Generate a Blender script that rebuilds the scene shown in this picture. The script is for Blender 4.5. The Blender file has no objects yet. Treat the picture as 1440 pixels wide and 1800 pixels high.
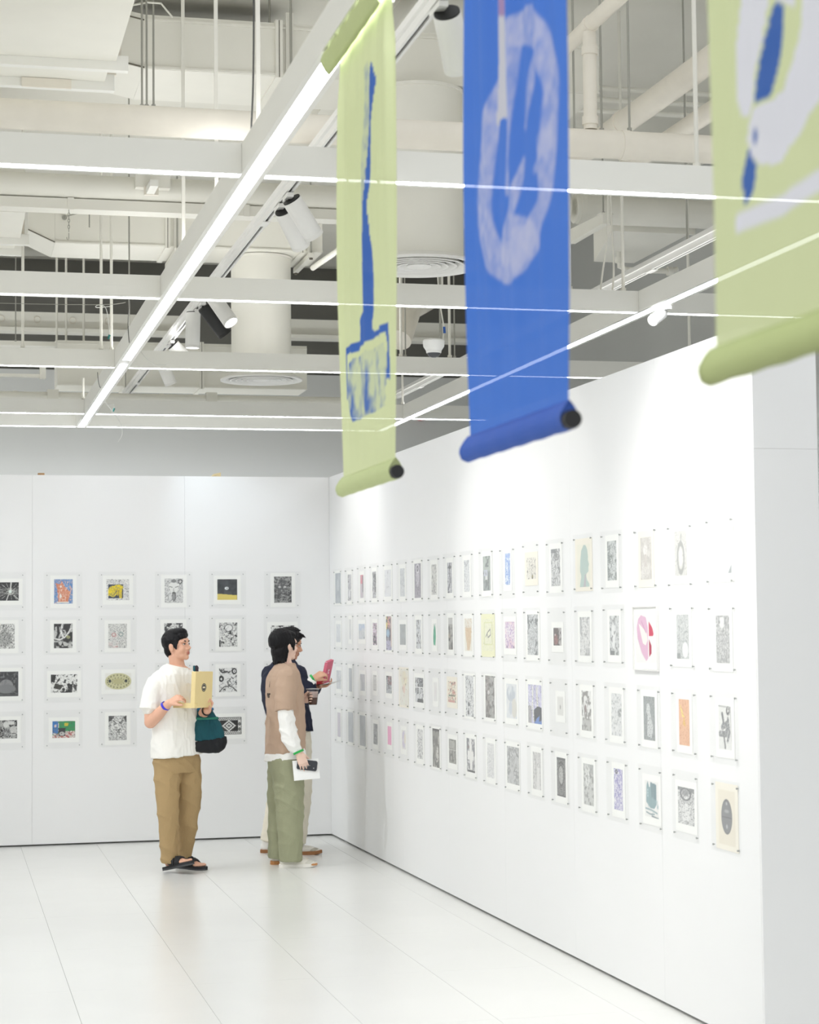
import bpy, bmesh, math, random
import numpy as np
from mathutils import Vector, Matrix

S = bpy.context.scene
COL = S.collection
R = math.radians

# ------------------------------------------------------------------ camera
cam_d = bpy.data.cameras.new('camera')
cam = bpy.data.objects.new('camera', cam_d)
COL.objects.link(cam)
CR = Vector((0.97195, -0.23472, -0.00990)).normalized()
CF = Vector((0.23486, 0.97038, 0.05690)).normalized()
CF = (CF - CR * CF.dot(CR)).normalized()
CU = CR.cross(CF)
cam.matrix_world = Matrix(((CR.x, CU.x, -CF.x, 0), (CR.y, CU.y, -CF.y, 0), (CR.z, CU.z, -CF.z, 1.75), (0, 0, 0, 1)))
cam_d.sensor_fit = 'HORIZONTAL'
cam_d.sensor_width = 24.0
cam_d.lens = 24.0 * 3377.95 / 1440.0
cam_d.clip_end = 100
cam_d.dof.use_dof = True
cam_d.dof.focus_distance = 11.5
cam_d.dof.aperture_fstop = 3.8
S.camera = cam

# ------------------------------------------------------------------ world, exposure
w = bpy.data.worlds.new('hall_light')
S.world = w
w.use_nodes = True
bg = w.node_tree.nodes['Background']
bg.inputs[0].default_value = (0.965, 0.985, 1.0, 1)
bg.inputs[1].default_value = 0.79
S.view_settings.view_transform = 'Standard'
S.view_settings.look = 'None'
S.view_settings.exposure = 0.26
S.view_settings.gamma = 1.0
S.view_settings.use_curve_mapping = False
LED_MAIN, LED_CROSS = 13.0, 18.0
SPOT_W = 5.0

# added fill lamps without fixtures, unseen behind the partitions, brightening the grey walls
def fill_lamp(loc, size, watts, rot, col=(1, 1, 1)):
    d = bpy.data.lights.new('fill_lamp', 'AREA')
    d.shape = 'RECTANGLE'; d.size, d.size_y = size
    d.energy = watts; d.color = col
    o = bpy.data.objects.new('fill_lamp', d)
    COL.objects.link(o); o.location = loc; o.rotation_euler = rot
fill_lamp((0.0, 17.4, 2.2), (8.0, 0.4), 58, (R(98), 0, 0), (.96, .98, 1))
fill_lamp((3.8, 13.0, 1.2), (4.0, 0.3), 6, (R(100), 0, R(-90)))

# added fill lamps at beam-top height, facing up to brighten the ceiling
fill_lamp((1.235, 10.5, 3.735), (0.08, 13.0), 19, (R(180), 0, 0))
fill_lamp((4.11, 11.5, 3.735), (0.08, 12.0), 8, (R(180), 0, 0))
fill_lamp((-1.6, 10.0, 3.735), (0.08, 14.0), 34, (R(180), 0, 0))
fill_lamp((2.25, 13.91, 3.735), (1.6, 0.06), 7, (R(180), 0, 0))

# ------------------------------------------------------------------ helpers
def lin(c):
    c = c / 255.0
    return c / 12.92 if c <= 0.04045 else ((c + 0.055) / 1.055) ** 2.4

def hexc(h):
    h = h.lstrip('#')
    if len(h) == 3:
        h = ''.join(ch * 2 for ch in h)
    return tuple(lin(int(h[i:i + 2], 16)) for i in (0, 2, 4))

MATS = {}
def mat(name, h, rough=0.6, metal=0.0, var=0.03, scale=8.0, bump=0.0, bscale=60.0, spec=0.5):
    if name in MATS:
        return MATS[name]
    m = bpy.data.materials.new(name)
    m.use_nodes = True
    nt = m.node_tree
    b = nt.nodes['Principled BSDF']
    c = hexc(h)
    tc = nt.nodes.new('ShaderNodeTexCoord')
    n = nt.nodes.new('ShaderNodeTexNoise')
    n.inputs['Scale'].default_value = scale
    n.inputs['Detail'].default_value = 4
    nt.links.new(tc.outputs['Object'], n.inputs['Vector'])
    mx = nt.nodes.new('ShaderNodeMixRGB')
    mx.inputs[1].default_value = tuple(max(0, v * (1 - var)) for v in c) + (1,)
    mx.inputs[2].default_value = tuple(min(1, v * (1 + var)) for v in c) + (1,)
    nt.links.new(n.outputs['Fac'], mx.inputs[0])
    nt.links.new(mx.outputs[0], b.inputs['Base Color'])
    b.inputs['Roughness'].default_value = rough
    b.inputs['Metallic'].default_value = metal
    b.inputs['Specular IOR Level'].default_value = spec
    if bump:
        n2 = nt.nodes.new('ShaderNodeTexNoise')
        n2.inputs['Scale'].default_value = bscale
        n2.inputs['Detail'].default_value = 3
        nt.links.new(tc.outputs['Object'], n2.inputs['Vector'])
        bp = nt.nodes.new('ShaderNodeBump')
        bp.inputs['Strength'].default_value = bump
        bp.inputs['Distance'].default_value = 0.01
        nt.links.new(n2.outputs['Fac'], bp.inputs['Height'])
        nt.links.new(bp.outputs[0], b.inputs['Normal'])
    MATS[name] = m
    return m

def emit(name, h, strength):
    m = bpy.data.materials.new(name)
    m.use_nodes = True
    nt = m.node_tree
    for n in list(nt.nodes):
        nt.nodes.remove(n)
    o = nt.nodes.new('ShaderNodeOutputMaterial')
    e = nt.nodes.new('ShaderNodeEmission')
    e.inputs[0].default_value = hexc(h) + (1,)
    e.inputs[1].default_value = strength
    nt.links.new(e.outputs[0], o.inputs[0])
    MATS[name] = m
    return m

class G:
    """plain geometry collector"""
    def __init__(self):
        self.v = []; self.f = []
    def add(self, vs, fs):
        k = len(self.v)
        self.v.extend([tuple(p) for p in vs])
        self.f.extend([tuple(i + k for i in f) for f in fs])
        return self
    def box(self, x0, x1, y0, y1, z0, z1):
        vs = [(x, y, z) for z in (z0, z1) for y in (y0, y1) for x in (x0, x1)]
        fs = [(0, 2, 3, 1), (4, 5, 7, 6), (0, 1, 5, 4), (2, 6, 7, 3), (0, 4, 6, 2), (1, 3, 7, 5)]
        return self.add(vs, fs)
    def hexa(self, bottom, top):
        vs = list(bottom) + list(top)
        fs = [(3, 2, 1, 0), (4, 5, 6, 7)] + [(i, (i + 1) % 4, (i + 1) % 4 + 4, i + 4) for i in range(4)]
        return self.add(vs, fs)
    def prism(self, pts, axis, a, b):
        """2D outline pts extruded along axis from a to b"""
        def mk(p, t):
            q = list(p); q.insert('xyz'.index(axis), t); return tuple(q)
        n = len(pts)
        vs = [mk(p, a) for p in pts] + [mk(p, b) for p in pts]
        fs = [tuple(range(n))[::-1], tuple(range(n, 2 * n))] + [(i, (i + 1) % n, (i + 1) % n + n, i + n) for i in range(n)]
        return self.add(vs, fs)
    def cyl(self, p0, p1, r0, r1=None, seg=16, caps=True):
        return self.tube([p0, p1], [r0, r0 if r1 is None else r1], seg, caps)
    def tube(self, pts, rad, seg=10, caps=True):
        pts = [Vector(p) for p in pts]
        if not hasattr(rad, '__len__'):
            rad = [rad] * len(pts)
        n = len(pts)
        vs, fs = [], []
        ref = None
        for i, p in enumerate(pts):
            t = (pts[min(i + 1, n - 1)] - pts[max(i - 1, 0)]).normalized()
            if ref is None:
                ref = t.orthogonal().normalized()
            else:
                ref = (ref - t * ref.dot(t))
                ref = ref.normalized() if ref.length > 1e-6 else t.orthogonal().normalized()
            b = t.cross(ref)
            for k in range(seg):
                a = 2 * math.pi * k / seg
                vs.append(p + (ref * math.cos(a) + b * math.sin(a)) * rad[i])
        for i in range(n - 1):
            for k in range(seg):
                k2 = (k + 1) % seg
                fs.append((i * seg + k, i * seg + k2, (i + 1) * seg + k2, (i + 1) * seg + k))
        if caps:
            fs.append(tuple(range(seg))[::-1])
            fs.append(tuple((n - 1) * seg + k for k in range(seg)))
        return self.add(vs, fs)
    def lathe(self, prof, c, seg=32):
        """prof: (r, z) list, open profile, spun about vertical axis through c"""
        vs, fs = [], []
        for r, z in prof:
            for k in range(seg):
                a = 2 * math.pi * k / seg
                vs.append((c[0] + r * math.cos(a), c[1] + r * math.sin(a), c[2] + z))
        for i in range(len(prof) - 1):
            for k in range(seg):
                k2 = (k + 1) % seg
                fs.append((i * seg + k, i * seg + k2, (i + 1) * seg + k2, (i + 1) * seg + k))
        return self.add(vs, fs)
    def ell(self, c, r, axes=None, seg=14, rings=9):
        c = Vector(c)
        ax = axes or (Vector((1, 0, 0)), Vector((0, 1, 0)), Vector((0, 0, 1)))
        vs = [c - ax[2] * r[2]]
        for i in range(1, rings):
            t = math.pi * i / rings
            for k in range(seg):
                a = 2 * math.pi * k / seg
                vs.append(c + ax[0] * (r[0] * math.sin(t) * math.cos(a)) + ax[1] * (r[1] * math.sin(t) * math.sin(a)) - ax[2] * (r[2] * math.cos(t)))
        vs.append(c + ax[2] * r[2])
        fs = [(0, 1 + (k + 1) % seg, 1 + k) for k in range(seg)]
        for i in range(rings - 2):
            for k in range(seg):
                k2 = (k + 1) % seg
                fs.append((1 + i * seg + k, 1 + i * seg + k2, 1 + (i + 1) * seg + k2, 1 + (i + 1) * seg + k))
        last = len(vs) - 1
        fs += [(last, 1 + (rings - 2) * seg + k, 1 + (rings - 2) * seg + (k + 1) % seg) for k in range(seg)]
        return self.add(vs, fs)
    def mesh(self, name, off=(0, 0, 0)):
        me = bpy.data.meshes.new(name)
        me.from_pydata([(x - off[0], y - off[1], z - off[2]) for x, y, z in self.v], [], self.f)
        me.update()
        return me

ORG = {}
def link(o, parent=None):
    COL.objects.link(o)
    if parent is not None:
        o.parent = parent
    return o

def tag(o, label=None, cat=None, group=None, kind=None):
    if label: o['label'] = label
    if cat: o['category'] = cat
    if group: o['group'] = group
    if kind: o['kind'] = kind
    return o

def thing(name, label, cat, loc=(0, 0, 0), rotz=0.0, group=None, local=False):
    o = bpy.data.objects.new(name, None)
    o.empty_display_size = 0.05
    o.location = loc
    o.rotation_euler = (0, 0, rotz)
    link(o)
    tag(o, label, cat, group)
    ORG[o.name] = Vector((0, 0, 0)) if local else Vector(loc)
    return o

def finish(me, m, smooth):
    if m is not None:
        me.materials.append(m)
    if smooth:
        for p in me.polygons:
            p.use_smooth = True
        if smooth != 'all':
            try:
                me.set_sharp_from_angle(angle=R(40))
            except Exception:
                pass

def obj(name, g, m, parent=None, smooth=False, label=None):
    """one mesh object; parts are given in their thing's frame"""
    if parent is not None:
        off = ORG[parent.name]
        me = g.mesh(name, off)
        o = bpy.data.objects.new(name, me)
        link(o, parent)
        ORG[o.name] = off
    else:
        xs = [p[0] for p in g.v]; ys = [p[1] for p in g.v]; zs = [p[2] for p in g.v]
        off = Vector(((min(xs) + max(xs)) / 2, (min(ys) + max(ys)) / 2, min(zs)))
        me = g.mesh(name, off)
        o = bpy.data.objects.new(name, me)
        o.location = off
        link(o)
        ORG[o.name] = off
    finish(me, m, smooth)
    if label:
        o['label'] = label
    return o

def one(name, g, m, label, cat, group=None, smooth=False):
    return tag(obj(name, g, m, None, smooth), label, cat, group)

def struct(name, g, m, smooth=False):
    return tag(obj(name, g, m, None, smooth), kind='structure')

# ------------------------------------------------------------------ materials
M_WALL = mat('white_panel_paint', 'f1f1f0', 0.55, var=0.012, scale=1.5)
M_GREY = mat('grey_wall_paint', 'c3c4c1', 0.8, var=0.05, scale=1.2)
M_DARKW = mat('dark_grey_shade', '6f6e68', 0.9, var=0.08, scale=2)
M_SLAB = mat('painted_slab', 'e6e4da', 0.9, var=0.06, scale=1.5, bump=0.15, bscale=9)
M_DUCT = mat('painted_duct', 'eeece2', 0.6, var=0.05, scale=3)
M_PIPE = mat('aged_pipe_paint', 'ece6d9', 0.55, var=0.09, scale=6)
M_BEAM = mat('beam_enamel', 'f2f1ea', 0.45, var=0.02, scale=2)
M_ROD = mat('rod_paint', 'eceae0', 0.5, var=0.05)
M_THIN = mat('galvanised_rod', 'a8a79e', 0.5, 0.2, var=0.1)
M_TRACK = mat('track_enamel', 'e9e8e4', 0.35)
M_SLOT = mat('track_slot', '55555a', 0.5)
M_SPOT = mat('spot_enamel', 'efeeea', 0.4)
M_BLACK = mat('black_enamel', '1d1d1d', 0.5)
M_SEAM = mat('seam_sealant', '6f6a5e', 0.8)
M_RUBBER = mat('dark_gap', '2a2a2a', 0.8)
M_LEDM = emit('led_main', 'f4f8ff', LED_MAIN)
M_LEDC = emit('led_cross', 'f4f8ff', LED_CROSS)
M_LENS = emit('spot_lens', 'ffffff', 5.0)
M_PIN = mat('steel_pin', 'a5a7a5', 0.35, 0.6)
M_PAPER = mat('print_paper', 'fafaf7', 0.8, var=0.01)
M_CREAM = mat('cream_paper', 'f6f1e5', 0.8, var=0.02)
M_YPAPER = mat('yellow_paper', 'f0efcf', 0.8, var=0.02)

def floor_mat():
    m = mat('stone_tile', 'e6e6e2', 0.22, var=0.03, scale=1.6, spec=0.5)
    nt = m.node_tree
    b = nt.nodes['Principled BSDF']
    n = nt.nodes.new('ShaderNodeTexNoise'); n.inputs['Scale'].default_value = 5; n.inputs['Detail'].default_value = 5
    tc = nt.nodes.new('ShaderNodeTexCoord')
    nt.links.new(tc.outputs['Object'], n.inputs['Vector'])
    mr = nt.nodes.new('ShaderNodeMapRange')
    mr.inputs['To Min'].default_value = 0.22; mr.inputs['To Max'].default_value = 0.24
    nt.links.new(n.outputs['Fac'], mr.inputs['Value'])
    nt.links.new(mr.outputs[0], b.inputs['Roughness'])
    return m
M_TILE = floor_mat()
M_GROUT = mat('tile_grout', '9c9992', 0.8)

def sleeve_mat():
    m = bpy.data.materials.new('clear_plastic_sleeve')
    m.use_nodes = True
    nt = m.node_tree
    for n in list(nt.nodes): nt.nodes.remove(n)
    o = nt.nodes.new('ShaderNodeOutputMaterial')
    t = nt.nodes.new('ShaderNodeBsdfTransparent'); t.inputs[0].default_value = (0.993, 0.994, 0.992, 1)
    g = nt.nodes.new('ShaderNodeBsdfGlossy'); g.inputs['Roughness'].default_value = 0.25
    mx = nt.nodes.new('ShaderNodeMixShader')
    nz = nt.nodes.new('ShaderNodeTexNoise'); nz.inputs['Scale'].default_value = 9
    tc = nt.nodes.new('ShaderNodeTexCoord')
    nt.links.new(tc.outputs['Object'], nz.inputs['Vector'])
    mr = nt.nodes.new('ShaderNodeMapRange'); mr.inputs['To Min'].default_value = 0.0; mr.inputs['To Max'].default_value = 0.045
    nt.links.new(nz.outputs['Fac'], mr.inputs['Value'])
    nt.links.new(mr.outputs[0], mx.inputs[0])
    nt.links.new(t.outputs[0], mx.inputs[1]); nt.links.new(g.outputs[0], mx.inputs[2])
    nt.links.new(mx.outputs[0], o.inputs[0])
    return m
M_SLEEVE = sleeve_mat()

def ink_mat(name, rough=0.7, sheer=0.0):
    """colour comes from the print's own colour attribute; cloth banners are a little sheer"""
    m = bpy.data.materials.new(name)
    m.use_nodes = True
    nt = m.node_tree
    b = nt.nodes['Principled BSDF']
    a = nt.nodes.new('ShaderNodeAttribute'); a.attribute_name = 'ink'
    nt.links.new(a.outputs['Color'], b.inputs['Base Color'])
    b.inputs['Roughness'].default_value = rough
    if sheer:
        b.inputs['Specular IOR Level'].default_value = 0.2
        tr = nt.nodes.new('ShaderNodeBsdfTranslucent')
        nt.links.new(a.outputs['Color'], tr.inputs['Color'])
        tp = nt.nodes.new('ShaderNodeBsdfTransparent')
        m1 = nt.nodes.new('ShaderNodeMixShader'); m1.inputs[0].default_value = 0.35
        m2 = nt.nodes.new('ShaderNodeMixShader'); m2.inputs[0].default_value = sheer
        out = nt.nodes['Material Output']
        nt.links.new(b.outputs[0], m1.inputs[1]); nt.links.new(tr.outputs[0], m1.inputs[2])
        nt.links.new(m1.outputs[0], m2.inputs[1]); nt.links.new(tp.outputs[0], m2.inputs[2])
        nt.links.new(m2.outputs[0], out.inputs[0])
    return m
M_INK = ink_mat('printed_ink')
M_SHEER = ink_mat('sheer_printed_cloth', 0.85, 0.02)

# ------------------------------------------------------------------ setting
HW = 2.953                                   # partition height
def wx(y):                                   # face of the right partition, it runs a little askew
    return 3.19 - 0.01163 * (y - 7.9)

f = struct('floor', G().box(-9, 9, -3, 20.5, -0.15, -0.004), M_GROUT)
tile = G().box(-0.2957, 0.2957, -0.5975, 0.5975, -0.012, 0.0).mesh('tile')
tile.materials.append(M_TILE)
for i in range(-6, 15):
    for j in range(0, 12):
        x = 0.593 * i + 0.295; y = 4.05 + 1.196 * j
        if x > 3.3 and y > 6.8 and x < 3.4:
            pass
        o = bpy.data.objects.new('tile', tile)
        link(o, f)
        o.location = (x - f.location.x, y - f.location.y, -f.location.z)

wb = struct('wall_back', G().box(-5.42, 3.12, 15.655, 15.9, 0.012, HW - 0.002), M_WALL)
for k in range(7):
    x1 = 3.118 - 1.22 * k
    obj('panel', G().box(x1 - 1.2188, x1, 15.64, 15.6545, 0.014, HW), M_WALL, wb)
Y0, Y1 = 7.26, 15.64
TH = 0.285
wr = struct('wall_right', G().hexa([(wx(Y0) + .016, Y0 + .016, .012), (wx(Y0) + TH - .016, Y0 + .016, .012), (wx(Y1) + TH - .016, 15.9, .012), (wx(Y1) + .016, 15.9, .012)],
                                   [(wx(Y0) + .016, Y0 + .016, HW - .002), (wx(Y0) + TH - .016, Y0 + .016, HW - .002), (wx(Y1) + TH - .016, 15.9, HW - .002), (wx(Y1) + .016, 15.9, HW - .002)]), M_WALL)
ys = [Y0 + 0.001, 8.32, 9.54, 10.76, 11.98, 13.2, 14.42, Y1 - 0.001]
for a, b in zip(ys[:-1], ys[1:]):
    b -= 0.0012
    for off, t in ((0.0, 0.0155), (TH - 0.0155, 0.0155)):
        obj('panel', G().hexa([(wx(a) + off, a, .014), (wx(a) + off + t, a, .014), (wx(b) + off + t, b, .014), (wx(b) + off, b, .014)],
                              [(wx(a) + off, a, HW), (wx(a) + off + t, a, HW), (wx(b) + off + t, b, HW), (wx(b) + off, b, HW)]), M_WALL, wr)
xe = wx(Y0)
for z0, z1 in ((0.014, 2.4396), (2.4404, HW)):
    obj('panel', G().box(xe + 0.001, xe + TH - 0.001, Y0 - 0.012, Y0 + 0.0005, z0, z1), M_WALL, wr)

struct('wall_back_upper', G().box(-5.5, 6.2, 19.6, 19.8, 0.0, 5.45), M_DARKW)  # dark wall colour stands in for the lack of light up there
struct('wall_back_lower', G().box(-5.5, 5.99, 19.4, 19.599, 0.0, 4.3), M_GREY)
struct('wall_right_upper', G().box(6.0, 6.2, 4.0, 19.6, 0.0, 5.45), M_GREY)
struct('ceiling', G().box(-5.5, 6.2, 8.4, 19.8, 5.45, 5.65), M_SLAB)

# ------------------------------------------------------------------ linear light grid
XM, XR = 1.235, 4.11
BW, BH, ZB = 0.052, 0.125, 3.60             # half width, height, underside
CY = [7.81, 10.89, 13.91, 17.02, 18.14]
def beam(axis, c, a, b, label, group, led, gaps=()):
    root = thing('linear_light', label, 'ceiling light', (c, (a + b) / 2, ZB) if axis == 'y' else ((a + b) / 2, c, ZB), group=group)
    # housing: an inverted channel with a recessed diffuser
    prof = [(-BW, 0), (-0.03, 0), (-0.03, 0.012), (0.03, 0.012), (0.03, 0), (BW, 0), (BW, BH), (-BW, BH)]
    g = G()
    if axis == 'y':
        g.prism([(c + p, ZB + q) for p, q in prof], 'y', a, b)
    else:
        g.prism([(c + p, ZB + q) for p, q in prof], 'x', a, b)
    obj('housing', g, M_BEAM, root)
    cuts = [a + 0.004] + [v for gp in gaps for v in gp] + [b - 0.004]
    for i in range(0, len(cuts), 2):
        s, e = cuts[i], cuts[i + 1]
        g = G()
        if axis == 'y': g.box(c - 0.0295, c + 0.0295, s, e, ZB + 0.003, ZB + 0.0118)
        else: g.box(s, e, c - 0.0295, c + 0.0295, ZB + 0.003, ZB + 0.0118)
        obj('diffuser', g, led, root)
    return root
beam('y', XM, 3.0, 18.19, 'long white beam light running overhead from front to back, banners under it', 'linear light grid', M_LEDM, gaps=((13.52, 13.8),))
beam('y', XR, 5.0, 18.19, 'white beam light running front to back above and behind the right partition', 'linear light grid', M_LEDM)
nth = ['nearest', 'second', 'third', 'fourth', 'farthest']
for k, y in enumerate(CY):
    e = 0.001
    beam('x', y, -5.0, XM - BW - e, '%s white cross beam light, piece left of the long beam' % nth[k], 'linear light grid', M_LEDC)
    beam('x', y, XM + BW + e, XR - BW - e, '%s white cross beam light, piece between the two long beams' % nth[k], 'linear light grid', M_LEDC)
    if k < 4:
        beam('x', y, XR + BW + e, 5.95, '%s white cross beam light, piece behind the right partition' % nth[k], 'linear light grid', M_LEDC)

# ------------------------------------------------------------------ hanger rods
def rod(k, x, y, z, label, top=5.45):
    if k == 'm':
        root = thing('hanger_bar', label, 'hanger', (x, y, z), group='hangers of the ceiling services')
        obj('bar', G().box(x - .009, x + .009, y - .006, y + .006, z, top), M_ROD, root)
        obj('foot_clip', G().box(x - .016, x + .016, y - .02, y + .02, z - .006, z + .012), M_ROD, root)
    elif k == 'r':
        root = thing('hanger_rod', label, 'hanger', (x, y, z), group='hangers of the ceiling services')
        obj('rod', G().cyl((x, y, z), (x, y, top), .0105, seg=8), M_ROD, root, True)
        obj('nut', G().cyl((x, y, z - .003), (x, y, z + .014), .017, seg=6), M_ROD, root)
    else:
        root = thing('threaded_rod', label, 'hanger', (x, y, z), group='hangers of the ceiling services')
        obj('rod', G().cyl((x, y, z), (x, y, top), .0055, seg=6), M_THIN, root, True)
        obj('nut', G().cyl((x, y, z), (x, y, z + .014), .011, seg=6), M_THIN, root)
RODS = [('m', 1.225, 10.10, 3.733, 'white flat bar hanging onto the long beam light behind the big pipe'),
 ('m', 1.249, 9.00, 3.735, 'white flat bar hanging onto the long beam light just behind the near pipe'),
 ('m', 1.242, 7.70, 3.735, 'white flat bar with dark cable taped along it, at the nearest light crossing'),
 ('t', 1.235, 13.30, 3.735, 'thin rod onto the long beam light just before the third cross beam'),
 ('r', 1.089, 13.90, 3.735, 'white rod left of the third crossing, the left one of a close pair'),
 ('r', 1.165, 13.93, 3.735, 'white rod left of the third crossing, the right one of a close pair'),
 ('r', 0.534, 13.90, 3.735, 'white rod with nut standing on the third cross beam near the left edge'),
 ('r', 0.99, 17.80, 4.342, 'white rod ending on the far wide duct, leftmost of three'),
 ('r', 1.075, 17.80, 4.342, 'white rod ending on the far wide duct, middle of three'),
 ('r', 1.235, 17.80, 4.342, 'white rod ending on the far wide duct, rightmost of three'),
 ('t', 0.62, 17.80, 4.342, 'thin grey rod in the dark gap at the far left'),
 ('r', 1.178, 17.02, 3.735, 'short white rod standing on the fourth cross beam left of the long beam', 3.92),
 ('r', 3.311, 13.90, 3.735, 'white rod on the third cross beam between green and blue banner'),
 ('t', 3.353, 13.93, 3.735, 'thin rod beside the white rod between green and blue banner'),
 ('r', 4.061, 17.00, 3.738, 'white rod at the far corner of the light grid, right of the green banner'),
 ('r', 3.689, 13.90, 3.735, 'white rod right of the dome camera on the third cross beam'),
 ('t', 3.735, 13.93, 3.735, 'thin rod right of the dome camera, beside a thicker white rod'),
 ('r', 3.293, 12.60, 3.994, 'white rod seen under the near round diffuser'),
 ('r', 3.980, 10.89, 3.735, 'white rod on the second cross beam near the right beam light'),
 ('r', 3.640, 10.89, 3.735, 'white rod on the second cross beam at the edge of the blue banner'),
 ('t', 4.112, 11.60, 4.356, 'thin rod carrying the short channel strut right of the blue banner'),
 ('t', 4.139, 10.25, 3.89, 'thin rod holding the right spotlight track'),
 ('r', 4.849, 12.00, 3.30, 'white rod hanging down behind the right partition'),
 ('r', 3.205, 7.81, 3.735, 'thick white rod on the nearest cross beam left of the right green banner'),
 ('t', 3.100, 8.75, 4.123, 'thin rod just behind the upright pipe'),
 ('t', 3.112, 9.20, 4.238, 'thin dark rod left of the upright pipe'),
 ('t', 3.188, 8.60, 4.092, 'thin rod ending in the clamp of the near pipe'),
 ('t', 0.967, 9.70, 4.379, 'leftmost of three thin rods above the near pipe, under the first duct'),
 ('t', 0.996, 9.75, 4.394, 'middle of three thin rods above the near pipe, under the first duct'),
 ('t', 1.036, 9.80, 4.409, 'rightmost of three thin rods above the near pipe, under the first duct')]
for r in RODS:
    rod(*r)

# ------------------------------------------------------------------ ducts
def duct(name, label, x0, x1, y0, y1, z0, z1, joints, taper=None, group='rectangular air ducts'):
    root = thing(name, label, 'duct', ((x0 + x1) / 2, (y0 + y1) / 2, z0), group=group)
    obj('casing', G().box(x0, x1, y0, y1, z0, z1), M_DUCT, root)
    # folded lips along the top and bottom edges
    obj('seam_strip', G().box(x0, x1, y0 - .012, y0 - .001, z0 + .002, z0 + .014).box(x0, x1, y0 - .012, y0 - .001, z1 - .034, z1 - .022), M_DUCT, root)
    for j in joints:
        obj('flange', G().box(j - .02, j + .02, y0 - .022, y1 + .01, z0 - .012, z1 + .012), M_DUCT, root)
        obj('sealant', G().box(j - .0025, j + .0025, y0 - .0235, y0 - .021, z0 - .01, z1 + .01), M_SEAM, root)
    if taper:
        xa, dy, dz = taper
        g = G().hexa([(xa, y0 - dy, z0 + dz), (x0 - .001, y0, z0), (x0 - .001, y1, z0), (xa, y1 - dy, z0 + dz)],
                     [(xa, y0 - dy, z1 + dz), (x0 - .001, y0, z1), (x0 - .001, y1, z1), (xa, y1 - dy, z1 + dz)])
        obj('offset_collar', g, M_DUCT, root)
        g = G().tube([(xa, y0 - dy - .004, z1 + dz - .03), (x0, y0 - .004, z1 - .03)], .004, 6)
        g.tube([(xa, y0 - dy - .004, z0 + dz + .006), (x0, y0 - .004, z0 + .006)], .004, 6)
        obj('sealant', g, M_SEAM, root)
    return root
duct('air_duct', 'rectangular white duct with flanged joints crossing near the top of the view', 1.03, 3.6, 10.2, 10.82, 4.725, 5.02, [1.76, 3.3], (0.86, -.05, .05))
duct('air_duct', 'rectangular white duct behind the second cross beam, above the far round diffuser', 0.80, 2.86, 14.62, 15.2, 4.635, 4.94, [1.65, 2.7], (0.60, 0.0, .09))
duct('air_duct', 'wide white duct low behind the third cross beam', 0.985, 3.29, 17.62, 18.08, 3.925, 4.337, [1.6, 2.3], None)

def round_diffuser(label, x, y, z, ztop, r, rd):
    d = thing('drop_duct', 'round white drop duct ' + label, 'duct', (x, y, z + .05), group='round drop ducts')
    obj('sleeve', G().cyl((x, y, z + .045), (x, y, ztop), r, seg=48), M_DUCT, d, True)
    obj('top_collar', G().lathe([(r, ztop - .02), (r + .012, ztop - .02), (r + .012, ztop - .003), (r, ztop - .003)], (x, y, 0), 48), M_DUCT, d, True)
    t = thing('round_diffuser', 'round white air diffuser ' + label, 'air vent', (x, y, z), group='round air diffusers')
    rim = [(rd * .88, .004), (rd, .0), (rd, .012), (rd * .8, .044), (r, .046), (rd * .75, .03), (rd * .88, .004)]
    obj('rim', G().lathe(rim, (x, y, z), 56), M_SPOT, t, True)
    for k, q in enumerate((.74, .60, .46, .33)):
        a = rd * q
        obj('ring', G().lathe([(a, .0), (a + .012, .0), (a + .012, .004), (a - rd * .10, .036), (a - rd * .10 - .002, .033), (a, .0)], (x, y, z), 48), M_SPOT, t, True)
    a = rd * .2
    obj('centre_disc', G().lathe([(0.0005, .0), (a, .0), (a + .004, .004), (a - .02, .03), (.0005, .03)], (x, y, z), 40), M_SPOT, t, True)
    obj('throat', G().lathe([(r * .97, .04), (.0005, .041)], (x, y, z), 40), M_DARKW, t)
round_diffuser('between the green and blue banners', 2.575, 10.35, 3.73, 4.722, .25, .335)
round_diffuser('at the far left, seen under the third cross beam', 2.42, 14.911, 3.655, 4.632, .236, .322)

def air_handler(label, x1, yb, z0, zs, x0=-3.5, y0=5.0):
    t = thing('air_handler', label, 'air conditioner', ((x0 + x1) / 2, (y0 + yb) / 2, z0), group='air handling units')
    obj('casing', G().box(x0, x1, y0, yb, z0, z0 + .5), M_DUCT, t)
    obj('flange_rail', G().box(x0, x1 + .06, yb + .001, yb + .05, z0 - .045, z0 + .03), M_BEAM, t)
    obj('outlet_box', G().box(x0, x1 - .03, yb + .051, yb + .34, z0 - .01, z0 + .42), M_DUCT, t)
    obj('flange_rail', G().box(x0, x1 + .02, yb + .341, yb + .39, z0 - .055, z0 + .03), M_BEAM, t)
    obj('filter_clip', G().box(x1 - .45, x1 - .2, yb + .327, yb + .34, z0 - .06, z0 - .012), M_PIPE, t)
    for yy in (yb + .06, yb + .35):
        obj('bracket', G().box(x1 - .02, x1 + .03, yy, yy + .03, z0 + .031, z0 + .14), M_PIPE, t)
air_handler('big white air handler underside at the top left of the view', 0.82, 9.5, 4.55, 0)
air_handler('white air handler low on the left behind the nearest cross beam', 0.50, 13.45, 4.43, 0, y0=12.6)
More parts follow.
